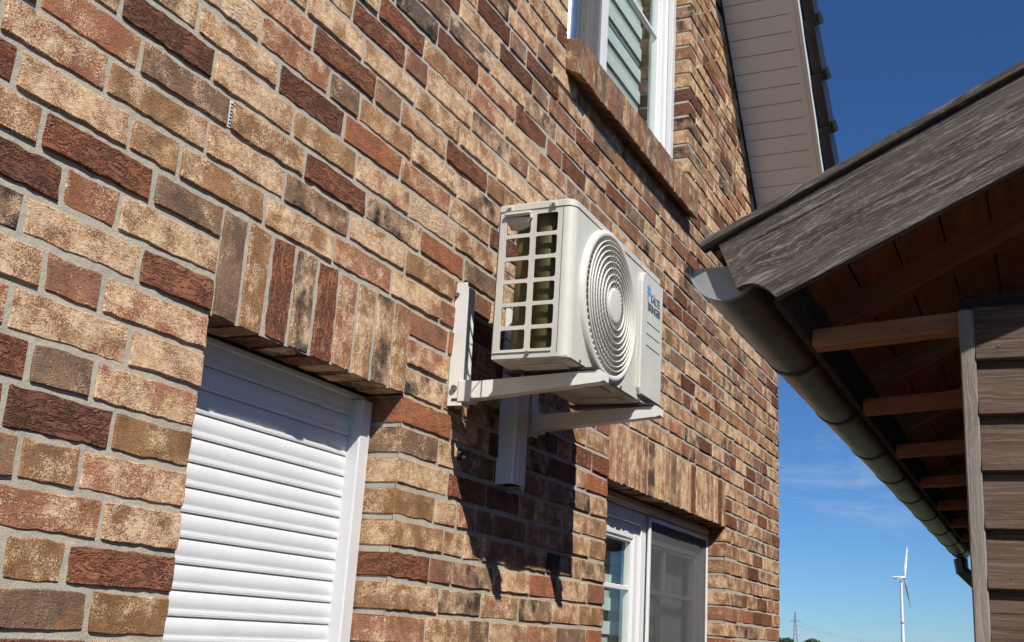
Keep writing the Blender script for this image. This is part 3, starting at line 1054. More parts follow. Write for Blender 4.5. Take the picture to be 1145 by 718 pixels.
def curtain(parent, x0, x1, z0, z1, y, amp=.025, wave=.07, mat='curtain'):
    n = int((x1 - x0) / wave * 8)
    v, f = [], []
    for i in range(n + 1):
        x = x0 + (x1 - x0) * i / n
        yy = y + amp * math.sin(2 * math.pi * x / wave + 1.3 * math.sin(x * 9))
        v += [(x, yy, z0), (x, yy, z1)]
    for i in range(n):
        f.append((2 * i, 2 * i + 2, 2 * i + 3, 2 * i + 1))
    b = MB().add(v, f, True)
    return b.build('curtain', mat, parent)

# lower window: fixed outer frame, left sash, mullion, right sash behind an insect screen
x0, x1, zt, zb = W2[0], W2[1], Z0, WB
m = MB()
frame_ring(m, x0 + .003, x1 - .003, zb + .04, zt - .052, .060, REV, REV + .07)
m.box(4.975, 5.045, REV + .002, REV + .07, zb + .04, zt - .10, .004)
win = m.build('window', 'pvc', house)
m = MB()
m.box(x0 + .003, x1 - .003, REV - .012, REV + .09, zt - .050, zt - .004, .004)
m.box(x0 + .003, x1 - .003, REV - .020, REV - .010, zt - .036, zt - .020, .002)
m.build('head_profile', 'pvc', win)
for a, b_ in ((x0 + .055, 4.985), (5.04, x1 - .055)):
    m = MB()
    frame_ring(m, a, b_, zb + .095, zt - .107, .075, REV + .014, REV + .075, .006)
    frame_ring(m, a + .070, b_ - .070, zb + .165, zt - .177, .018, REV + .022, REV + .06, .004)
    s = m.build('sash', 'pvc', win)
    m = MB()
    m.box(a + .08, b_ - .08, REV + .036, REV + .044, zb + .17, zt - .18)
    m.build('pane', 'glass', s)
    m = MB()
    m.box(a + .088, b_ - .088, REV + .028, REV + .052, 1.800, 1.822, .003)
    m.build('glazing_bar', 'pvc', s)
    if a > 5:
        m = MB()
        m.box(5.42, 5.442, REV + .028, REV + .052, 1.823, zt - .19, .003)
        m.build('glazing_bar', 'pvc', s)
zebra_blind(win, x0 + .1, x1 - .1, zb, zt - .13, REV + .14)
curtain(win, x0 + .1, x0 + .75, zb, zt, REV + .22)
curtain(win, x1 - .5, x1 - .1, zb, zt, REV + .11, .018, .06)
m = MB()
frame_ring(m, 5.048, x1 - .010, zb + .06, zt - .056, .022, REV - .016, REV - .002, .003)
scr = m.build('screen_frame', 'pvc', win)
m = MB()
m.box(5.066, x1 - .028, REV - .010, REV - .008, zb + .08, zt - .07)
m.build('insect_screen_or_shade', 'screen', scr)

# upper window
x0, x1, zb, zt = W3[0], W3[1], 3.895, OPEN[2][3]
m = MB()
frame_ring(m, x0 + .003, x1 - .003, zb, zt - .01, .070, REV, REV + .07)
m.box(4.175, 4.235, REV + .002, REV + .07, zb + .07, zt - .08, .004)
win = m.build('window', 'pvc', house)
m = MB()
m.box(x1 - .058, x1 - .004, REV - .028, REV - .001, zb + .005, zt - .02, .004)
m.build('guide_rail', 'rail', win)
m = MB()
m.tube((x0 + .062, .034, zb - .02), (x0 + .062, .034, zt - .02), .047, n=28)
m.build('guide_post', 'chrome', win)
m = MB()
m.box(3.80, 4.170, REV - .012, REV - .010, zb + .03, zt - .04)
m.build('insect_screen_or_shade', 'screen', win)  # dark sheet added to put the left sash in shade, no real screen
for a, b_ in ((x0 + .065, 4.182), (4.228, x1 - .066)):
    m = MB()
    frame_ring(m, a, b_, zb + .060, zt - .07, .078, REV + .006, REV + .078, .006)
    frame_ring(m, a + .074, b_ - .074, zb + .134, zt - .144, .018, REV + .022, REV + .06, .004)
    s = m.build('sash', 'pvc', win)
    m = MB()
    m.box(a + .084, b_ - .084, REV + .036, REV + .044, zb + .14, zt - .15)
    m.build('pane', 'glass', s)
    m = MB()
    m.box(a + .092, b_ - .092, REV + .028, REV + .052, 4.72, 4.742, .003)
    m.build('glazing_bar', 'pvc', s)
zebra_blind(win, x0 + .08, x1 - .08, zb, zt - .1, REV + .14, .13)
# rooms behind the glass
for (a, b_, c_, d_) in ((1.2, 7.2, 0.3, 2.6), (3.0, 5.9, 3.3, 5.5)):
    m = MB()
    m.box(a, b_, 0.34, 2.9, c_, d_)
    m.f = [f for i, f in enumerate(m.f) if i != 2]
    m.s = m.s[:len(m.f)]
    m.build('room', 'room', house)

# ---- roof over the gable
ux = Vector((1, 0, -SLOPE)).normalized()
eave_x, L0 = 7.60, None
nrm = Vector((SLOPE, 0, 1)).normalized()
def rp_(s, y, up):                            # point on the roof: distance s down-slope from the ridge
    p = Vector((ridge_x, y, roof_z(ridge_x))) + ux * s + nrm * up
    return p
SL = (eave_x - ridge_x) / ux.x
for side in (1, -1):
    def Pm(s, y, up):
        p = rp_(s, y, up)
        return p if side == 1 else Vector((2 * ridge_x - p.x, p.y, p.z))
    m = MB()
    v = [Pm(0, -.435, .012), Pm(SL, -.435, .012), Pm(SL, HD + .3, .012), Pm(0, HD + .3, .012),
         Pm(0, -.435, .16), Pm(SL, -.435, .16), Pm(SL, HD + .3, .16), Pm(0, HD + .3, .16)]
    m.add(v, [(0, 3, 2, 1), (4, 5, 6, 7), (0, 1, 5, 4), (2, 3, 7, 6), (1, 2, 6, 5), (0, 4, 7, 3)])
    roof = m.build('roof', 'tile', house)
    # soffit boards under the verge
    bp_ = 0.1075
    n = int(SL / bp_)
    first = None
    for i in range(n):
        s0 = SL - (i + 1) * bp_
        if side == -1 and i > 8:
            break
        m = MB()
        vv = []
        for up in (-.006, .008):
            for (s, y) in ((s0 + .0022, -.425), (s0 + bp_ - .0022, -.425), (s0 + bp_ - .0022, -.012), (s0 + .0022, -.012)):
                vv.append(Pm(s, y, up))
        m.add(vv, [(0, 1, 2, 3), (7, 6, 5, 4), (0, 4, 5, 1), (1, 5, 6, 2), (2, 6, 7, 3), (3, 7, 4, 0)])
        m.build('soffit_board', 'soffit', roof)
    def strip(name, mat, y0, y1, u0, u1):
        m = MB()
        v = [Pm(s, y, u) for s in (0, SL) for y in (y0, y1) for u in (u0, u1)]
        m.add(v, [(0, 1, 3, 2), (4, 6, 7, 5), (0, 4, 5, 1), (2, 3, 7, 6), (0, 2, 6, 4), (1, 5, 7, 3)])
        return m.build(name, mat, roof)
    strip('soffit_edge', 'soffit', -.432, -.398, -.013, -.007)
    strip('verge_board', 'trim', -.462, -.437, -.030, .15)
    strip('wall_trim', 'strap', -.010, .006, -.010, .004)
    # verge tiles, each lapping the next one down
    tl = 0.34
    n = int(SL / tl)
    for i in range(n):
        s0 = SL - (i + 1) * tl
        if side == -1 and i > 3:
            break
        m = MB()
        vv = []
        for (s, k) in ((s0 - .03, 0.0), (s0 + tl + .015, .022)):
            for (y, u0) in ((-.525, -.005), (-.466, -.005)):
                vv.append(Pm(s, y - k * .5, u0 + .03 + k))
                vv.append(Pm(s, y - k * .5, u0 + .215 + k))
        m.add(vv, [(0, 1, 3, 2), (4, 6, 7, 5), (0, 4, 5, 1), (2, 3, 7, 6), (0, 2, 6, 4), (1, 5, 7, 3)])
        p0, p1 = Pm(s0 + tl - .05, -.535, .10), Pm(s0 + tl + .02, -.540, .10)
        m.tube(p0, p1, .030, .036, 10)
        m.build('verge_tile', 'tile', roof)

# ================================================================== AIR CONDITIONER
AX0, AX1, AYB, AYF, AZ0, AZ1 = 2.72, 3.515, -0.200, -0.435, 2.336, 2.806
ac = thing('air_conditioner', ((AX0 + AX1) / 2, (AYB + AYF) / 2, AZ0), 'ivory outdoor air conditioner unit on white wall brackets above the shutter', 'air conditioner')
CR = 0.030                                     # rounding of the upright front edges
FC, FR = (3.012, 2.562), 0.222

# wrap: rounded left front edge, front plate with a round hole, rounded right edge and right side
m = MB()
def arc(cx, cy, r, a0, a1, n):
    return [(cx + r * math.cos(R(a0 + (a1 - a0) * i / n)), cy + r * math.sin(R(a0 + (a1 - a0) * i / n))) for i in range(n + 1)]
left = [(AX0, -.4034)] + arc(AX0 + CR, AYF + CR, CR, 180, 270, 6)
right = arc(AX1 - .018, AYF + .018, .018, 270, 360, 5) + [(AX1, AYB)]
for path in (left, right):
    v = [(x, y, z) for z in (AZ0, AZ1 - .012) for x, y in path]
    n = len(path)
    m.add(v, [(i, i + 1, n + i + 1, n + i) for i in range(n - 1)], True)
# front plate between rectangle and circle
fx0, fx1, fz0, fz1 = AX0 + CR, 3.290, AZ0, AZ1 - .012
N = 72
vin, vout = [], []
for i in range(N):
    a = 2 * math.pi * i / N
    ca, sa = math.cos(a), math.sin(a)
    vin.append((FC[0] + (FR - .006) * ca, AYF, FC[1] + (FR - .006) * sa))
    tx = ((fx1 - FC[0]) / ca if ca > 0 else (fx0 - FC[0]) / ca) if abs(ca) > 1e-6 else 1e9
    tz = ((fz1 - FC[1]) / sa if sa > 0 else (fz0 - FC[1]) / sa) if abs(sa) > 1e-6 else 1e9
    t = max(min(tx, tz), FR - .006)
    vout.append((FC[0] + t * ca, AYF, FC[1] + t * sa))
m.add(vin + vout, [(i, (i + 1) % N, N + (i + 1) % N, N + i) for i in range(N)])
for cx_, cz_ in ((fx0, fz0), (fx1, fz0), (fx1, fz1), (fx0, fz1)):      # corners of the plate
    near = sorted(vout, key=lambda p: abs(p[0] - cx_) + abs(p[2] - cz_))
    a = min((p for p in vout if abs(p[0] - cx_) < 1e-5), key=lambda p: abs(p[2] - cz_))
    b_ = min((p for p in vout if abs(p[2] - cz_) < 1e-5), key=lambda p: abs(p[0] - cx_))
    m.add([a, b_, (cx_, AYF, cz_)], [(0, 1, 2)])
m.add([(fx1, AYF, fz0), (AX1 - .018, AYF, fz0), (AX1 - .018, AYF, fz1), (fx1, AYF, fz1)], [(0, 1, 2, 3)])
casing = m.build('casing', 'casing', ac)

# top cover with a shallow lip
m = MB()
def rr(x0, x1, y0, y1, rf, off):
    pts = [(x0 - off, y1)] + [(x0 - off, y0 + rf)] + arc(x0 + rf, y0 + rf, rf + off, 180, 270, 6)[1:] + arc(x1 - .018, y0 + .018, .018 + off, 270, 360, 5) + [(x1 + off, y1)]
    return pts
lo = rr(AX0, AX1, AYF, AYB, CR, .003)
hi = rr(AX0, AX1, AYF, AYB, CR, -.004)
n = len(lo)
v = [(x, y, AZ1 - .022) for x, y in lo] + [(x, y, AZ1 - .005) for x, y in lo] + [(x, y, AZ1) for x, y in hi]
f = [(i, (i + 1) % n, n + (i + 1) % n, n + i) for i in range(n)] + [(n + i, n + (i + 1) % n, 2 * n + (i + 1) % n, 2 * n + i) for i in range(n)]
f += [tuple(range(2 * n, 3 * n)), tuple(range(n - 1, -1, -1))]
m.add(v, f)
cover = m.build('top_cover', 'casing', ac)
for y, zz in ((-.232, AZ1 - .016), (-.372, AZ1 - .016)):
    s = MB()
    s.box(AX0 - .008, AX0 - .003, y - .011, y + .011, zz - .009, zz + .007, .002)
    tb = s.build('screw_tab', 'casing', cover)
    s = MB()
    s.tube((AX0 - .008, y, zz - .002), (AX0 - .0115, y, zz - .002), .0048, n=10)
    s.build('screw', 'steel', cover)

# left side plate: twelve openings
yb = [AYB, -.2215, -.2995, -.3165, -.3845, -.4035]
rows = 6
zt, zbm, gap = 2.768, 2.362, 0.0115
rh = (zt - zbm - gap * (rows - 1)) / rows
zbk = [AZ0]
for i in range(rows):
    zbk += [zbm + i * (rh + gap), zbm + i * (rh + gap) + rh]
zbk += [AZ1 - .014]
TH = 0.004
m = MB()
def hole(i, j):
    return i in (1, 3) and j % 2 == 1
cr = 0.007
for i in range(len(yb) - 1):
    for j in range(len(zbk) - 1):
        ya, yc, za, zc = yb[i], yb[i + 1], zbk[j], zbk[j + 1]
        if not hole(i, j):
            m.add([(AX0, ya, za), (AX0, yc, za), (AX0, yc, zc), (AX0, ya, zc)], [(0, 1, 2, 3)])
            m.add([(AX0 + TH, ya, za), (AX0 + TH, yc, za), (AX0 + TH, yc, zc), (AX0 + TH, ya, zc)], [(3, 2, 1, 0)])
        else:
            pts = []
            for (cy, cz, a0) in ((ya - cr, zc - cr, 0), (yc + cr, zc - cr, 90), (yc + cr, za + cr, 180), (ya - cr, za + cr, 270)):
                for q in range(5):
                    a = R(a0 + 90 * q / 4)
                    pts.append((cy + cr * math.cos(a), cz + cr * math.sin(a)))
            n = len(pts)
            v = [(AX0, y, z) for y, z in pts] + [(AX0 + TH, y, z) for y, z in pts]
            m.add(v, [(q, (q + 1) % n, n + (q + 1) % n, n + q) for q in range(n)], True)
            for c, (cy, cz) in enumerate(((ya, zc), (yc, zc), (yc, za), (ya, za))):
                for xx in (AX0, AX0 + TH):
                    m.add([(xx, cy, cz)] + [(xx, *pts[c * 5 + q]) for q in range(5)], [(0, q, q + 1) for q in range(1, 5)])
side = m.build('side_grille', 'casing', ac)
s = MB()
s.box(AX0 - .004, AX0 - .0005, -.385, -.203, 2.352, 2.3555, .001)
s.build('base_seam', 'casing', side)
s = MB()
s.box(AX0 - .0006, AX0 + .001, -.4020, -.4008, AZ0 + .012, AZ1 - .024)
s.build('panel_seam', 'shroud', side)
s = MB()
s.tube((AX0 - .0005, -.314, 2.349), (AX0 - .008, -.314, 2.349), .0055, n=10)
s.build('screw', 'steel', side)
s = MB()                                       # hooded hand grip over the top left opening
s.box(AX0 - .013, AX0 + .001, -.302, -.216, 2.7655, 2.7775, .004)
s.box(AX0 - .012, AX0 + .001, -.306, -.298, 2.752, 2.7655, .003)
v = []
grip = s.build('hand_grip', 'casing', side)
s = MB()
pr_ = [(AX0 + .004, -.222), (AX0 + .004, -.298), (AX0 + .030, -.293), (AX0 + .034, -.240), (AX0 + .03, -.222)]
n = len(pr_)
v = [(x, y, 2.7645) for x, y in pr_] + [(x, y + (0.004 if i in (1, 2) else 0), 2.735 if i > 1 else 2.748) for i, (x, y) in enumerate(pr_)]
s.add(v, [(i, (i + 1) % n, n + (i + 1) % n, n + i) for i in range(n)] + [tuple(range(n)), tuple(range(2 * n - 1, n - 1, -1))])
s.build('grip_pocket', 'guard', side)

# coil bent round the left rear corner
m = MB()
outer = [(AX0 + .022, -.392), (AX0 + .022, -.300)] + arc(AX0 + .022 + .085, -.215 - .085 + .0, .085, 180, 90, 10) + [(AX1 - .15, -.215)]
inner = [(AX0 + .046, -.392), (AX0 + .046, -.300)] + arc(AX0 + .022 + .085, -.215 - .085, .061, 180, 90, 10) + [(AX1 - .15, -.239)]
n = len(outer)
v = []
for path in (outer, inner):
    for z in (AZ0 + .012, AZ1 - .03):
        v += [(x, y, z) for x, y in path]
f = [(i, i + 1, n + i + 1, n + i) for i in range(n - 1)] + [(2 * n + i, 3 * n + i, 3 * n + i + 1, 2 * n + i + 1) for i in range(n - 1)]
f += [(0, n, 3 * n, 2 * n), (n - 1, 3 * n - 1, 4 * n - 1, 2 * n - 1)]
f += [(n + i, n + i + 1, 3 * n + i + 1, 3 * n + i) for i in range(n - 1)]
m.add(v, f, True)
m.build('coil', 'coil', ac)
m = MB()                                       # rear corner post and thin guard wires behind the coil
m.box(AX0 + .002, AX0 + .010, AYB - .001, AYB + .004, AZ0 + .004, AZ1 - .02)
for z in (2.42, 2.52, 2.62, 2.72):
    m.tube((AX0 + .005, AYB + .002, z), (AX1 - .1, AYB + .002, z), .0016, n=6)
for q in range(4):
    m.tube((AX0 + .05 + q * .12, AYB + .002, AZ0 + .01), (AX0 + .05 + q * .12, AYB + .002, AZ1 - .03), .0016, n=6)
m.build('rear_guard', 'strap', ac)
m = MB()
m.box(AX1 - .15, AX1 - .002, AYB - .004, AYB - .001, AZ0 + .002, AZ1 - .02)
m.box(AX1 - .152, AX1 - .150, AYF + .02, AYB - .005, AZ0 + .002, AZ1 - .02)
m.build('rear_panel', 'casing', ac)
# shroud and fan behind the guard
m = MB()
v = []
for (r_, y) in ((FR - .006, AYF), (FR - .016, AYF + .03), (FR - .018, AYF + .10)):
    for i in range(N):
        a = 2 * math.pi * i / N
        v.append((FC[0] + r_ * math.cos(a), y, FC[1] + r_ * math.sin(a)))
m.add(v, [(k * N + i, k * N + (i + 1) % N, (k + 1) * N + (i + 1) % N, (k + 1) * N + i) for k in range(2) for i in range(N)], True)
m.build('fan_shroud', 'shroud', ac)
m = MB()
m.tube((FC[0], AYF + .045, FC[1]), (FC[0], AYF + .12, FC[1]), .052, .056, 24)
for b_ in range(3):
    v, f = [], []
    for i in range(7):
        rad = .05 + (.192 - .05) * i / 6
        for j in range(9):
            t = j / 8
            a = b_ * 2 * math.pi / 3 + (t - .5) * 1.65 + .25 * i / 6
            v.append((FC[0] + rad * math.cos(a), AYF + .06 + .06 * t - .01 * math.sin(t * 3.1), FC[1] + rad * math.sin(a)))
    for i in range(6):
        for j in range(8):
            f.append((i * 9 + j, i * 9 + j + 1, (i + 1) * 9 + j + 1, (i + 1) * 9 + j))
    m.add(v, f, True)
m.build('fan', 'fan', ac)

# fan guard: bezel, rings, swirling fins and hub disc, bulging slightly forward
m = MB()
def gy(r_):                                    # how far the guard bulges out at radius r_
    return AYF - .012 - .012 * (1 - (r_ / FR) ** 2)
v = []
prof = [(FR + .012, AYF + .001), (FR + .010, AYF - .009), (FR + .003, AYF - .016), (FR - .007, AYF - .016), (FR - .012, AYF - .010), (FR - .012, AYF + .004)]
for (r_, y) in prof:
    for i in range(N):
        a = 2 * math.pi * i / N
        v.append((FC[0] + r_ * math.cos(a), y, FC[1] + r_ * math.sin(a)))
m.add(v, [(k * N + i, k * N + (i + 1) % N, (k + 1) * N + (i + 1) % N, (k + 1) * N + i) for k in range(len(prof) - 1) for i in range(N)], True)
guard = m.build('fan_guard', 'guard', ac)
radii = [.074, .095, .115, .134, .152, .169, .185, .199]
for r_ in radii:
    q = MB()
    q.torus_y(FC, r_, .0021, gy(r_) - .0025, 64, 6, 1.8)
    q.build('guard_ring', 'guard', guard)
q = MB()
v = [(FC[0], gy(0) - .004, FC[1])]
for k, (r_, dy) in enumerate(((.044, -.003), (.053, -.002), (.056, .002))):
    for i in range(40):
        a = 2 * math.pi * i / 40
        v.append((FC[0] + r_ * math.cos(a), gy(0) + dy, FC[1] + r_ * math.sin(a)))
f = [(0, 1 + (i + 1) % 40, 1 + i) for i in range(40)]
f += [(1 + k * 40 + i, 1 + k * 40 + (i + 1) % 40, 1 + (k + 1) * 40 + (i + 1) % 40, 1 + (k + 1) * 40 + i) for k in range(2) for i in range(40)]
q.add(v, f, True)
q.build('hub_disc', 'guard', guard)
q = MB()
bands = [.053] + radii + [FR - .010]
for bi in range(len(bands) - 1):
    r0, r1 = bands[bi], bands[bi + 1]
    cnt = [30, 35, 40, 45, 50, 54, 58, 62, 66][bi]
    for i in range(cnt):
        a0 = 2 * math.pi * i / cnt
        sw = 0.30 * (r1 - r0) / r0 * .55
        pts = []
        for (r_, a) in ((r0, a0), ((r0 + r1) / 2, a0 + sw * .6), (r1, a0 + sw)):
            x, z = FC[0] + r_ * math.cos(a), FC[1] + r_ * math.sin(a)
            tx, tz = -math.sin(a) * .0009, math.cos(a) * .0009
            y = gy(r_)
            pts += [(x - tx, y + .0005, z - tz), (x + tx, y + .0005, z + tz), (x + tx, y + .012, z + tz), (x - tx, y + .012, z - tz)]
        f = []
        for s_ in (0, 4):
            f += [(s_ + j, s_ + (j + 1) % 4, s_ + 4 + (j + 1) % 4, s_ + 4 + j) for j in range(4)]
        q.add(pts, f)
fins = q.build('guard_fins', 'guard', guard)
tag(fins, kind='stuff')

# raised service panel on the right with the maker's print and three slots
m = MB()
px0, px1, pz0, pz1 = 3.287, AX1 - .012, 2.352, 2.772
prof = [(px0, pz0 + .02), (px0 + .012, pz0), (px1, pz0), (px1, pz1), (px0 + .035, pz1), (px0 + .010, pz1 - .012), (px0, pz1 - .04)]
n = len(prof)
cxp, czp = (px0 + px1) / 2, (pz0 + pz1) / 2
v = [(x, AYF + .001, z) for x, z in prof] + [(x, AYF - .010, z) for x, z in prof] + [(cxp + (x - cxp) * .965, AYF - .014, czp + (z - czp) * .982) for x, z in prof]
f = [(k * n + i, k * n + (i + 1) % n, (k + 1) * n + (i + 1) % n, (k + 1) * n + i) for k in range(2) for i in range(n)] + [tuple(range(2 * n, 3 * n))]
m.add(v, f)
panel = m.build('service_panel', 'casing', ac)
PY = AYF - .014
for zz in (2.604, 2.565, 2.525):
    s = MB()
    s.box(3.338, 3.474, PY - .0006, PY + .002, zz - .0016, zz + .0016)
    s.build('panel_slot', 'dark', panel)
def text(body, x, z, size, mat, xs=1.0):
    cu = bpy.data.curves.new('lettering', 'FONT')
    cu.body = body
    cu.size = size
    cu.extrude = 0.0003
    cu.offset = size * 0.022
    cu.space_character = 0.98
    cu.materials.append(MAT[mat])
    tmp = bpy.data.objects.new('tmp_text', cu)
    me = bpy.data.meshes.new_from_object(tmp)
    me.name = 'lettering'
    bpy.data.objects.remove(tmp)
    o = bpy.data.objects.new('lettering', me)
    mw = Matrix.Translation((x, PY - .0006, z)) @ Matrix.Rotation(R(90), 4, 'X') @ Matrix.Diagonal((xs, 1, 1, 1))
    return link(o, panel, mw)
text('K\u00c4LTE', 3.372, 2.683, .038, 'logo_dark', 0.86)
text('BRINGER', 3.344, 2.648, .038, 'logo_dark', 0.86)
s = MB()                                       # emblem: six blue strokes round a centre, with a lighter sweep below
ec = (3.352, 2.716)
for i in range(6):
    a = R(60 * i + 30)
    d = (math.cos(a), math.sin(a))
    nrm2 = (-d[1], d[0])
    v = []
    for (t, wd) in ((.004, .002), (.013, .0042), (.021, .0030)):
        for sg in (-1, 1):
            v.append((ec[0] + d[0] * t + nrm2[0] * wd * sg, PY - .0007, ec[1] + d[1] * t + nrm2[1] * wd * sg))
    s.add(v, [(0, 1, 3, 2), (2, 3, 5, 4)])
for i in range(10):
    a0, a1 = R(150 + 12 * i), R(150 + 12 * (i + 1))
    v = [(ec[0] + .012 + r_ * math.cos(a), PY - .0007, ec[1] - .022 + r_ * math.sin(a)) for a in (a0, a1) for r_ in (.020, .027)]
    s.add(v, [(0, 1, 3, 2)])
s.build('emblem', 'logo_blue', panel)

# base pan, ribs, feet
m = MB()
m.box(AX0 + .003, AX1 - .003, AYF + .004, AYB - .003, AZ0 - .004, AZ0 + .006, .002)
base = m.build('base_pan', 'basepan', ac)
for q in range(5):
    s = MB()
    xx = AX0 + .06 + q * .155
    s.box(xx, xx + .075, AYF + .04, AYB - .05, AZ0 - .0085, AZ0 - .0035, .002)
    s.build('pan_rib', 'basepan', base)
for q in range(4):
    s = MB()
    xx = AX0 + .085 + q * .17
    s.tube((xx, AYF + .003, AZ0 + .004), (xx, AYF - .004, AZ0 + .004), .006, n=8)
    s.build('screw', 'steel', base)
B1, B2 = 2.848, 3.352
for xx in (B1, B2):
    s = MB()
    prof = [(-.478, 2.3245), (-.185, 2.3245), (-.185, 2.333), (-.21, 2.3315), (-.30, 2.3300), (-.33, 2.3315), (-.40, 2.3295), (-.478, 2.3310)]
    s.extrude_x(prof, xx - .012, xx + .050)
    s.build('foot_rail', 'strap', base)

# ================================================================== WALL BRACKETS
def bracket(xw, label):
    root = thing('wall_bracket', (xw, 0, 2.232), label, 'bracket', 'brackets under the air conditioner')
    zb, zt = 2.232, 2.618
    m = MB()
    # channel: web square to the wall, growing deeper downwards, and a front flange
    def dep(z):
        return -.040 - .008 * (zt - z) / (zt - zb)
    v = [(xw, .0, zb), (xw, dep(zb), zb), (xw, dep(zt), zt), (xw, .0, zt)]
    t = .003
    v += [(x + t, y, z) for x, y, z in v]
    m.add(v, [(0, 1, 2, 3), (7, 6, 5, 4), (0, 4, 5, 1), (1, 5, 6, 2), (2, 6, 7, 3), (3, 7, 4, 0)])
    v = [(xw + t, dep(zb) , zb), (xw + .052, dep(zb), zb), (xw + .052, dep(zt - .012), zt - .012), (xw + t, dep(zt - .012), zt - .012)]
    v += [(x, y + t, z) for x, y, z in v]
    m.add(v, [(0, 1, 2, 3), (7, 6, 5, 4), (0, 4, 5, 1), (1, 5, 6, 2), (2, 6, 7, 3), (3, 7, 4, 0)])
    m.box(xw + .049, xw + .052, -.018, -.001, zb, zt - .012)
    m.build('wall_rail', 'bracket', root)
    m = MB()
    a0, a1, yE = xw + .004, xw + .044, -.497
    v = []
    for (y, lo, hi) in ((-.052, 2.249, 2.304), (yE + .012, 2.288, 2.3235), (yE, 2.292, 2.316)):
        v += [(a0, y, lo), (a1, y, lo), (a1, y, hi), (a0, y, hi)]
    f = [(3, 2, 1, 0), (8, 9, 10, 11)]
    for k in (0, 4):
        f += [(k + j, k + (j + 1) % 4, k + 4 + (j + 1) % 4, k + 4 + j) for j in range(4)]
    m.add(v, f)
    m.build('arm', 'bracket', root)
    m = MB()
    m.box(xw - .003, xw + .048, -.078, -.034, 2.243, 2.3090, .002)
    m.build('arm_socket', 'bracket', root)
    for z in (2.285, 2.58):
        s = MB()
        yy = -.022 if z < 2.4 else -.012
        s.tube((xw + .0005, yy, z), (xw - .009, yy, z), .0095 if z < 2.4 else .005, n=6)
        s.build('bolt', 'steel', root)
    s = MB()
    s.box(xw - .0012, xw + .001, -.036, -.014, 2.246, 2.254)
    s.build('slot', 'dark', root)
    for y in (-.43, -.235):
        s = MB()
        s.tube((xw + .02, y, 2.300), (xw + .02, y, 2.338), .004, n=8)
        s.build('bolt', 'steel', root)
    return root
bracket(2.838, 'white steel wall bracket under the left end of the air conditioner')
bracket(3.345, 'white steel wall bracket under the right end, partly hidden by the plastic duct')

# plastic duct for the pipes
m = MB()
dx0, dx1, dy = 3.192, 3.292, -.062
c_ = .006
prof = [(dx0, .0), (dx0, dy + c_), (dx0 + c_, dy), (dx0 + .030, dy), (dx0 + .031, dy - .0015), (dx1 - .010, dy - .0015), (dx1 - c_, dy), (dx1, dy + c_), (dx1, .0)]
n = len(prof)
v = [(x, y, 2.046 + (.004 if y < -.03 else 0)) for x, y in prof] + [(x, y, 2.64) for x, y in prof]
m.add(v, [(i, i + 1, n + i + 1, n + i) for i in range(n - 1)] + [tuple(range(n, 2 * n))])
duct = thing('pipe_duct', ((dx0 + dx1) / 2, -.03, 2.05), 'white plastic pipe duct standing on the shaded wall below the air conditioner', 'duct')
m.build('duct_cover', 'duct', duct)
m = MB()
m.box(dx0 + .004, dx1 - .004, dy + .006, -.001, 2.052, 2.054)
m.build('end_closure', 'dark', duct)
m = MB()
m.add([(dx1 - .035, dy + .002, 2.050), (dx1 - .004, dy + .002, 2.050), (dx1 - .006, dy + .004, 2.026), (dx1 - .016, dy + .004, 2.040)], [(0, 1, 2, 3)])
m.build('tape_end', 'duct', duct)
# black cable end with a white tip poking from the wall
cb = thing('cable_end', (3.01, 0, 2.1), 'black cable stub with a white tip in the shaded brickwork beside the duct', 'cable')
cxw = x_on_wall(513, 2.10)
m = MB()
m.tube((cxw, .005, 2.10), (cxw, -.012, 2.10), .018, .012, 14)
m.build('cable', 'rubber', cb)
m = MB()
m.tube((cxw + .004, -.012, 2.094), (cxw + .004, -.020, 2.094), .005, .004, 8)
m.build('tip', 'pvc', cb)

# ================================================================== WOODEN SHED
XS, XWALL = 2.2, 2.485
SP = 0.485
RIDGE_Y = -3.05
XE = 9.08
shed = thing('wooden_shed', (XWALL, -1.47, 0), 'weathered wooden shed with overhanging roof, zinc gutter and horizontal board walls', 'shed')
cs, sn = math.cos(math.atan(SP)), math.sin(math.atan(SP))
def deck(y, up=0.0):                            # underside of the roof boards at y
    return 2.415 + SP * (-0.998 - y) + up
def oriented(y0, z0, x):
    """frame whose local x runs up the slope (towards -y), local y points up across it, local z along -x"""
    return Matrix(((0, 0, -1, x), (-cs, sn, 0, y0), (sn, cs, 0, z0), (0, 0, 0, 1)))
def local(y, z, y0, z0):
    dy, dz = y - y0, z - z0
    return (-cs * dy + sn * dz, sn * dy + cs * dz)

# barge board with the curved notch for the gutter
y0b, z0b = -.998, 2.426
out = [(-.998, 2.426), (-1.039, 2.3236)]
for i in range(1, 10):
    t = i / 10
    yy = -1.039 + t * (-1.122 + 1.039)
    zz = 2.3236 + t * (2.296 - 2.3236) + .020 * math.sin(math.pi * t) ** .8
    out.append((yy, zz))
out.append((-1.122, 2.296))
end = RIDGE_Y
nseg = 14
out += [(-1.122 + (end + 1.122) * i / nseg, 2.296 + SP * (-1.122 - (-1.122 + (end + 1.122) * i / nseg))) for i in range(1, nseg + 1)]
out += [(end + (-.998 - end) * i / nseg, 2.426 + SP * (-.998 - (end + (-.998 - end) * i / nseg))) for i in range(0, nseg)]
lp = [local(y, z, y0b, z0b) for y, z in out]
m = MB()
n = len(lp)
v = []
for k, (a, b_) in enumerate(lp):
    q = mnoise.noise(Vector((a * 5, b_ * 5, 3))) * .0015
    v.append((a, b_ + q, 0.0))
v += [(a, b_, -.024) for a, b_, c_ in v]
m.add(v, [tuple(range(n)), tuple(range(2 * n - 1, n - 1, -1))] + [(i, n + i, n + (i + 1) % n, (i + 1) % n) for i in range(n)])
m.build('barge_board', 'barge', shed, oriented(y0b, z0b, XS))

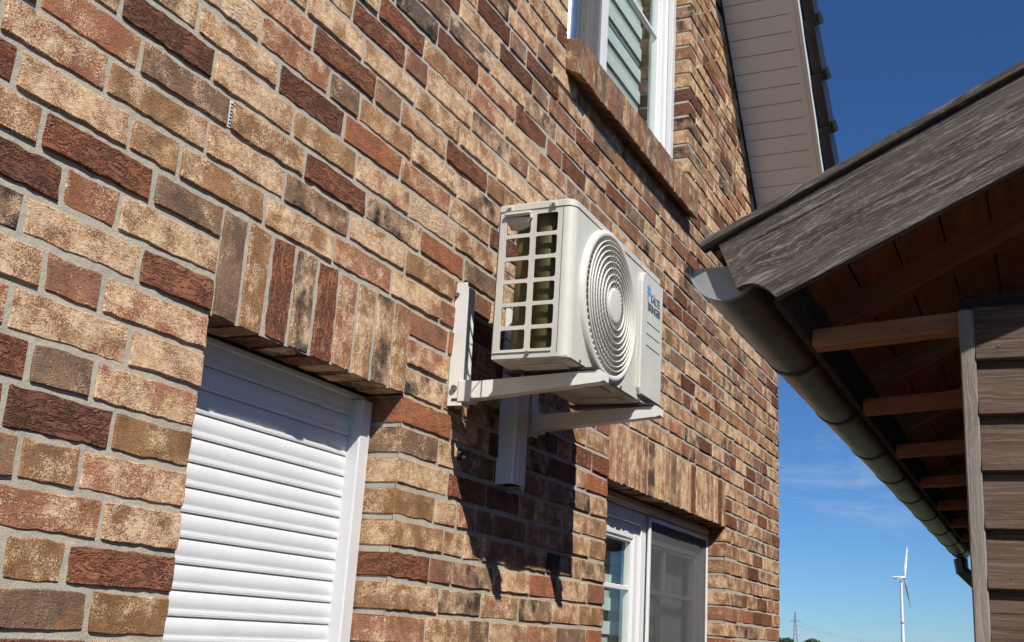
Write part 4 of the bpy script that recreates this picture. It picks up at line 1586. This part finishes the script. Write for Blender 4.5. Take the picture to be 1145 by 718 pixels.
def slope_board(name, mat, y_a, z_a, length, wid, thick, x_front, parent, bev=.002):
    """board lying up the slope: starts at (y_a, z_a) = its lower end, bottom edge; wid across, thick along +x"""
    m = MB()
    m.box(0, length, 0, wid, -thick, 0, bev)
    return m.build(name, mat, parent, oriented(y_a, z_a, x_front))
Ltot = (-.965 - RIDGE_Y) / cs
slope_board('roof_edge_strip', 'barge', -.962, 2.4085 + .006, Ltot + .03, .0165, .040, XS - .014, shed)
# roof covering above the boards
m = MB()
m.box(0, Ltot + .02, .0035, .0115, -(XE - XS - .02), .0, .002)
m.build('roofing', 'strap', shed, oriented(-.966, 2.431, XS + .034))
# boards on the underside, running along the shed
bwid = .118
nb = int(Ltot / bwid)
for i in range(nb):
    m = MB()
    # local x along the shed, y up the slope
    m.box(0, XE - XS - .03, .002, bwid - .002, 0, .018, .002)
    yy, zz = -.990 - i * bwid * cs, 2.4185 - .016 + i * bwid * sn
    mw = Matrix(((1, 0, 0, XS + .026), (0, -cs, sn, yy), (0, sn, cs, zz), (0, 0, 0, 1)))
    m.build('roof_board', 'stain', shed, mw)
# far slope, hidden from here
m = MB()
m.box(0, 2.2, 0, .03, -(XE - XS), 0)
m.build('rear_roof', 'strap', shed, Matrix(((0, 0, -1, XS), (-cs, -sn, 0, RIDGE_Y), (-sn, cs, 0, 2.44 + SP * (-.966 - RIDGE_Y)), (0, 0, 0, 1))))
# rafters and ties under the eaves
for i, xr in enumerate((2.83, 3.58, 4.33, 5.08, 5.83, 6.58, 7.33)):
    yl = -1.135
    slope_board('rafter', 'stain', yl, deck(yl) - .080, (yl - RIDGE_Y) / cs, .068, .06, xr, shed)
for i, xr in enumerate((2.52, 3.30, 4.08, 4.86, 5.64, 6.42, 7.20)):
    m = MB()
    m.box(0, 1.9, 0, .042, -.060, 0, .002)
    a = math.atan(.068)
    mw = Matrix(((0, 0, -1, xr), (-math.cos(a), math.sin(a), 0, -1.136), (math.sin(a), math.cos(a), 0, 2.272), (0, 0, 0, 1)))
    m.build('tie_beam', 'stain' if i else 'stainlit', shed, mw)
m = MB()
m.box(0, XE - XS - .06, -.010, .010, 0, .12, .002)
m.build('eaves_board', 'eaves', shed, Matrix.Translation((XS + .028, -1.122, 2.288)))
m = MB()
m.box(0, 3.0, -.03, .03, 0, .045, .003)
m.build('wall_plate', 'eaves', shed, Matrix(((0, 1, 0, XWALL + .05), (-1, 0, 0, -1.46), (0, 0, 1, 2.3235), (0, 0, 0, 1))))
# gable cladding: lapped boards
exp = 0.1186
zg = [2.1985 + exp * k for k in range(-18, 1)]
for k, zb in enumerate(zg):
    if zb < 0.02:
        continue
    ytop = RIDGE_Y
    ys = -1.487
    need = zb + exp - 2.40
    if zb + exp > deck(ys) - .02:
        ys = -.998 - (zb + exp + .02 - 2.415) / SP
    if zb > 2.25:
        continue
    L = ys - (-4.6) if zb < 2.3 else ys - (2 * RIDGE_Y - ys)
    r = random.Random(k)
    m = MB()
    # local x along -y, local y up, local z towards the viewer (-x): feather edged, thick at the foot
    ns_ = 24
    v, f = [], []
    for i in range(ns_ + 1):
        xx = L * i / ns_
        wob = mnoise.noise(Vector((xx * 3, k * 5.1, 0))) * .0022
        for (yy, zz) in ((.010 + wob, .023), (.013 + wob, .0265), (exp - .002, .0105), (exp + .012, .0065), (exp + .012, .0), (.010 + wob, .0)):
            v.append((xx, yy, zz + r.uniform(-.0004, .0004)))
    for i in range(ns_):
        for j in range(6):
            f.append((i * 6 + j, i * 6 + (j + 1) % 6, (i + 1) * 6 + (j + 1) % 6, (i + 1) * 6 + j))
    f += [(0, 1, 2, 3, 4, 5), tuple(ns_ * 6 + j for j in (5, 4, 3, 2, 1, 0))]
    m.add(v, f)
    mw = Matrix(((0, 0, -1, XWALL), (-1, 0, 0, ys), (0, 1, 0, zb), (0, 0, 0, 1)))
    cbd = m.build('cladding_board', 'plank', shed, mw)
    if zb > 1.4 and k % 2 == 0:
        nl = MB()
        nx_, nz_ = ys - .043 - r.uniform(0, .02), zb + .030 + r.uniform(0, .012)
        nl.tube((XWALL - .019, nx_, nz_), (XWALL - .0250, nx_, nz_ - .0005), .0030, .0026, 8)
        nl.build('nail', 'steel', cbd)
m = MB()
m.box(XWALL + .001, XE - .1, -4.6, -1.478, 0.01, 2.318)
m.build('inner_wall', 'stain', shed)
m = MB()
m.box(XE - .06, XE - .03, -4.6, -1.13, 2.3, 3.5)
m.build('rear_gable', 'stain', shed)
m = MB()
m.box(0, 2.322, -.0155, .0155, -.020, .020, .003)
m.build('corner_post', 'post', shed, Matrix(((0, 0, -1, XWALL - .004), (0, 1, 0, -1.471), (1, 0, 0, 0), (0, 0, 0, 1))))

# gutter with straps, closed near end and a downpipe at the far end
GY, GZ, GR = -1.004, 2.384, .0745
m = MB()
ns_ = 18
prof = []
for i in range(ns_ + 1):
    a = R(180 + 180 * i / ns_)
    prof.append((GY - GR * math.cos(a), GZ + GR * math.sin(a)))        # from +y rim round to -y rim
prof_in = [(GY + (y - GY) * .972, GZ + (z - GZ) * .972) for y, z in prof]
full = prof + prof_in[::-1]
m.extrude_x(full, XS + .0335, XE, closed=True, smooth=True, cap=True)
gut = m.build('gutter', 'zinc', shed)
m = MB()
m.tube((XS + .026, GY + GR + .004, GZ - .001), (XE, GY + GR + .004, GZ - .001), .0095, n=12)
m.build('gutter_bead', 'zinc', gut)
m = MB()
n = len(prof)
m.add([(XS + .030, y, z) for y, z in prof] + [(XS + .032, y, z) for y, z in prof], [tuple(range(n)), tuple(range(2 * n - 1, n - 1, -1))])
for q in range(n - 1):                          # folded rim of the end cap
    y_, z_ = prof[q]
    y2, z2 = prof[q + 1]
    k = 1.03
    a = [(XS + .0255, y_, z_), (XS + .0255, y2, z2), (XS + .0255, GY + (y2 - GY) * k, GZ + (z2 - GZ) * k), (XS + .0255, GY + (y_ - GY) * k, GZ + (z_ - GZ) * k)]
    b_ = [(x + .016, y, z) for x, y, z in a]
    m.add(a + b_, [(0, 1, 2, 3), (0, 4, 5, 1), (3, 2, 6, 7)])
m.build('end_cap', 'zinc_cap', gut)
for xx in (2.93, 3.64, 4.36, 5.02, 5.70, 6.46, 7.24, 7.96, 8.66):
    m = MB()
    o1 = [(GY + (y - GY) * 1.045, GZ + (z - GZ) * 1.045) for y, z in prof]
    o0 = [(GY + (y - GY) * 1.004, GZ + (z - GZ) * 1.004) for y, z in prof]
    m.extrude_x(o1 + o0[::-1], xx, xx + .028, closed=True)
    m.build('gutter_strap', 'strap', gut)
m = MB()
m.tube((9.0, GY, GZ - GR - .002), (9.0, GY - .01, 2.20), .050, .046, 16)
m.tube((9.0, GY - .006, 2.225), (9.04, GY - .30, 1.93), .046, .046, 16)
m.tube((9.04, GY - .30, 1.95), (9.04, GY - .30, .05), .046, .046, 16)
m.build('downpipe', 'zinc', gut)

# ================================================================== FAR THINGS
def at(az, dist):
    return Vector((CAM.x + math.cos(R(az)) * dist, CAM.y + math.sin(R(az)) * dist, 0))
base = at(6.48, 1440)
tb = thing('wind_turbine', base, 'white three bladed wind turbine far off beneath the gutter', 'wind turbine')
m = MB()
m.tube(base, base + Vector((0, 0, 88)), 2.3, 1.35, 20)
m.build('tower', 'turbine', tb)
m = MB()
m.tube(base + Vector((0, 0, 36)), base + Vector((0, 0, 38)), 2.0, 1.98, 20)
m.build('marking_band', 'turbine_red', tb)
right_h = Vector((math.sin(R(6.48)), -math.cos(R(6.48)), 0))      # horizontal, to the right in the picture
view_h = Vector((math.cos(R(6.48)), math.sin(R(6.48)), 0))
axis = (right_h * .97 - view_h * .24).normalized()
hubp = base + Vector((0, 0, 90)) + axis * 4.5
m = MB()
m.tube(base + Vector((0, 0, 90)) - axis * 9.5, base + Vector((0, 0, 90)) + axis * 2.6, 1.5, 2.0, 12)
m.build('nacelle', 'turbine', tb)
m = MB()
m.tube(hubp - axis * 1.9, hubp + axis * 1.6, 1.9, 0.6, 12)
m.build('hub', 'turbine', tb)
inpl = axis.cross(Vector((0, 0, 1))).normalized()
for k in range(3):
    a = R(24 + 120 * k)
    d = Vector((0, 0, 1)) * math.cos(a) - inpl * math.sin(a)
    side_v = axis
    th = d.cross(axis)
    v, f = [], []
    for (t, c, q) in ((0, .9, .9), (.12, 1.5, .9), (.25, 2.0, .6), (.6, 1.3, .35), (1.0, .3, .1)):
        p = hubp + d * (1.5 + 41 * t)
        v += [p - side_v * c - th * q * .2, p + th * q, p + side_v * c * .6, p - th * q]
    for i in range(4):
        f += [(i * 4 + j, i * 4 + (j + 1) % 4, i * 4 + 4 + (j + 1) % 4, i * 4 + 4 + j) for j in range(4)]
    f.append((16, 17, 18, 19))
    m = MB().add(v, f)
    m.build('blade', 'turbine', tb)

base = at(11.42, 1120)
py = thing('power_pylon', base, 'slender grey lattice power pylon on the horizon beside the house corner', 'pylon')
m = MB()
H = 34.5
for sx in (-1, 1):
    for sy in (-1, 1):
        m.tube(base + Vector((sx * 2.2, sy * 2.2, 0)), base + Vector((sx * .35, sy * .35, H)), .22, .14, 5)
lv = 9
for k in range(lv):
    za, zb_ = H * k / lv, H * (k + 1) / lv
    ra, rb = 2.2 - 1.85 * k / lv, 2.2 - 1.85 * (k + 1) / lv
    for (p, q) in (((-1, -1), (1, -1)), ((1, -1), (1, 1)), ((1, 1), (-1, 1)), ((-1, 1), (-1, -1))):
        m.tube(base + Vector((p[0] * ra, p[1] * ra, za)), base + Vector((q[0] * rb, q[1] * rb, zb_)), .1, .1, 4)
        m.tube(base + Vector((q[0] * ra, q[1] * ra, za)), base + Vector((p[0] * rb, p[1] * rb, zb_)), .1, .1, 4)
m.build('mast', 'pylon', py)
rh_ = Vector((math.sin(R(11.42)), -math.cos(R(11.42)), 0))
for (zz, wd) in ((25.5, 5.2),):
    m = MB()
    m.tube(base - rh_ * wd + Vector((0, 0, zz)), base + rh_ * wd + Vector((0, 0, zz)), .25, .25, 5)
    m.tube(base - rh_ * wd + Vector((0, 0, zz)), base + Vector((0, 0, zz + 2)), .15, .15, 4)
    m.tube(base + rh_ * wd + Vector((0, 0, zz)), base + Vector((0, 0, zz + 2)), .15, .15, 4)
    m.build('cross_arm', 'pylon', py)
for q, name in ((-1, 'left'), (1, 'right')):
    m = MB()
    a = base + rh_ * (5.2 * q) + Vector((0, 0, 24.0))
    b_ = at(5.2, 1500) + Vector((0, 0, 22 + q * 1.5))
    prev = None
    for i in range(17):
        t = i / 16
        p = a.lerp(b_, t) - Vector((0, 0, 11.0 * 4 * t * (1 - t)))
        if prev is not None:
            m.tube(prev, p, .09, .09, 4, cap=False)
        prev = p
    o = m.build('power_line', 'pylon', None)
    tag(o, 'thin sagging power line running right from the pylon, %s strand' % ('upper' if q == 1 else 'lower'), 'power line', 'power lines')

def tree(az, dist, h, wid, label):
    b = at(az, dist)
    t = thing('tree', b, label, 'tree', 'trees on the horizon')
    r = random.Random(int(az * 1000))
    m = MB()
    m.tube(b, b + Vector((0, 0, h * .55)), wid * .06, wid * .03, 8)
    for k in range(4):
        a = R(90 * k + 20)
        m.tube(b + Vector((0, 0, h * .35)), b + Vector((math.cos(a) * wid * .3, math.sin(a) * wid * .3, h * .7)), wid * .025, wid * .01, 6)
    m.build('trunk', 'bark', t)
    m = MB()
    for k in range(1500):
        u = Vector((r.gauss(0, 1), r.gauss(0, 1), r.gauss(0, 1))).normalized()
        rad = r.random() ** .4
        lump = 1 + .25 * mnoise.noise(u * 2.3 + Vector((az, 0, 0)))
        p = b + Vector((u.x * wid * .5 * rad * lump, u.y * wid * .5 * rad * lump, h * .62 + u.z * h * .38 * rad * lump))
        a = Vector((r.gauss(0, 1), r.gauss(0, 1), r.gauss(0, 1))).normalized() * wid * .035
        c = a.orthogonal().normalized() * wid * .035
        m.add([p - a - c, p + a - c, p + a + c, p - a + c], [(0, 1, 2, 3)])
    m.build('crown', 'leaf', t)
tree(12.35, 560, 6.0, 6.5, 'dark round tree on the horizon, half hidden by the house corner')
tree(11.80, 580, 5.9, 6.8, 'dark round tree on the horizon just left of the pylon foot')
tree(10.63, 600, 6.2, 8.5, 'dark round tree on the horizon just right of the pylon foot')
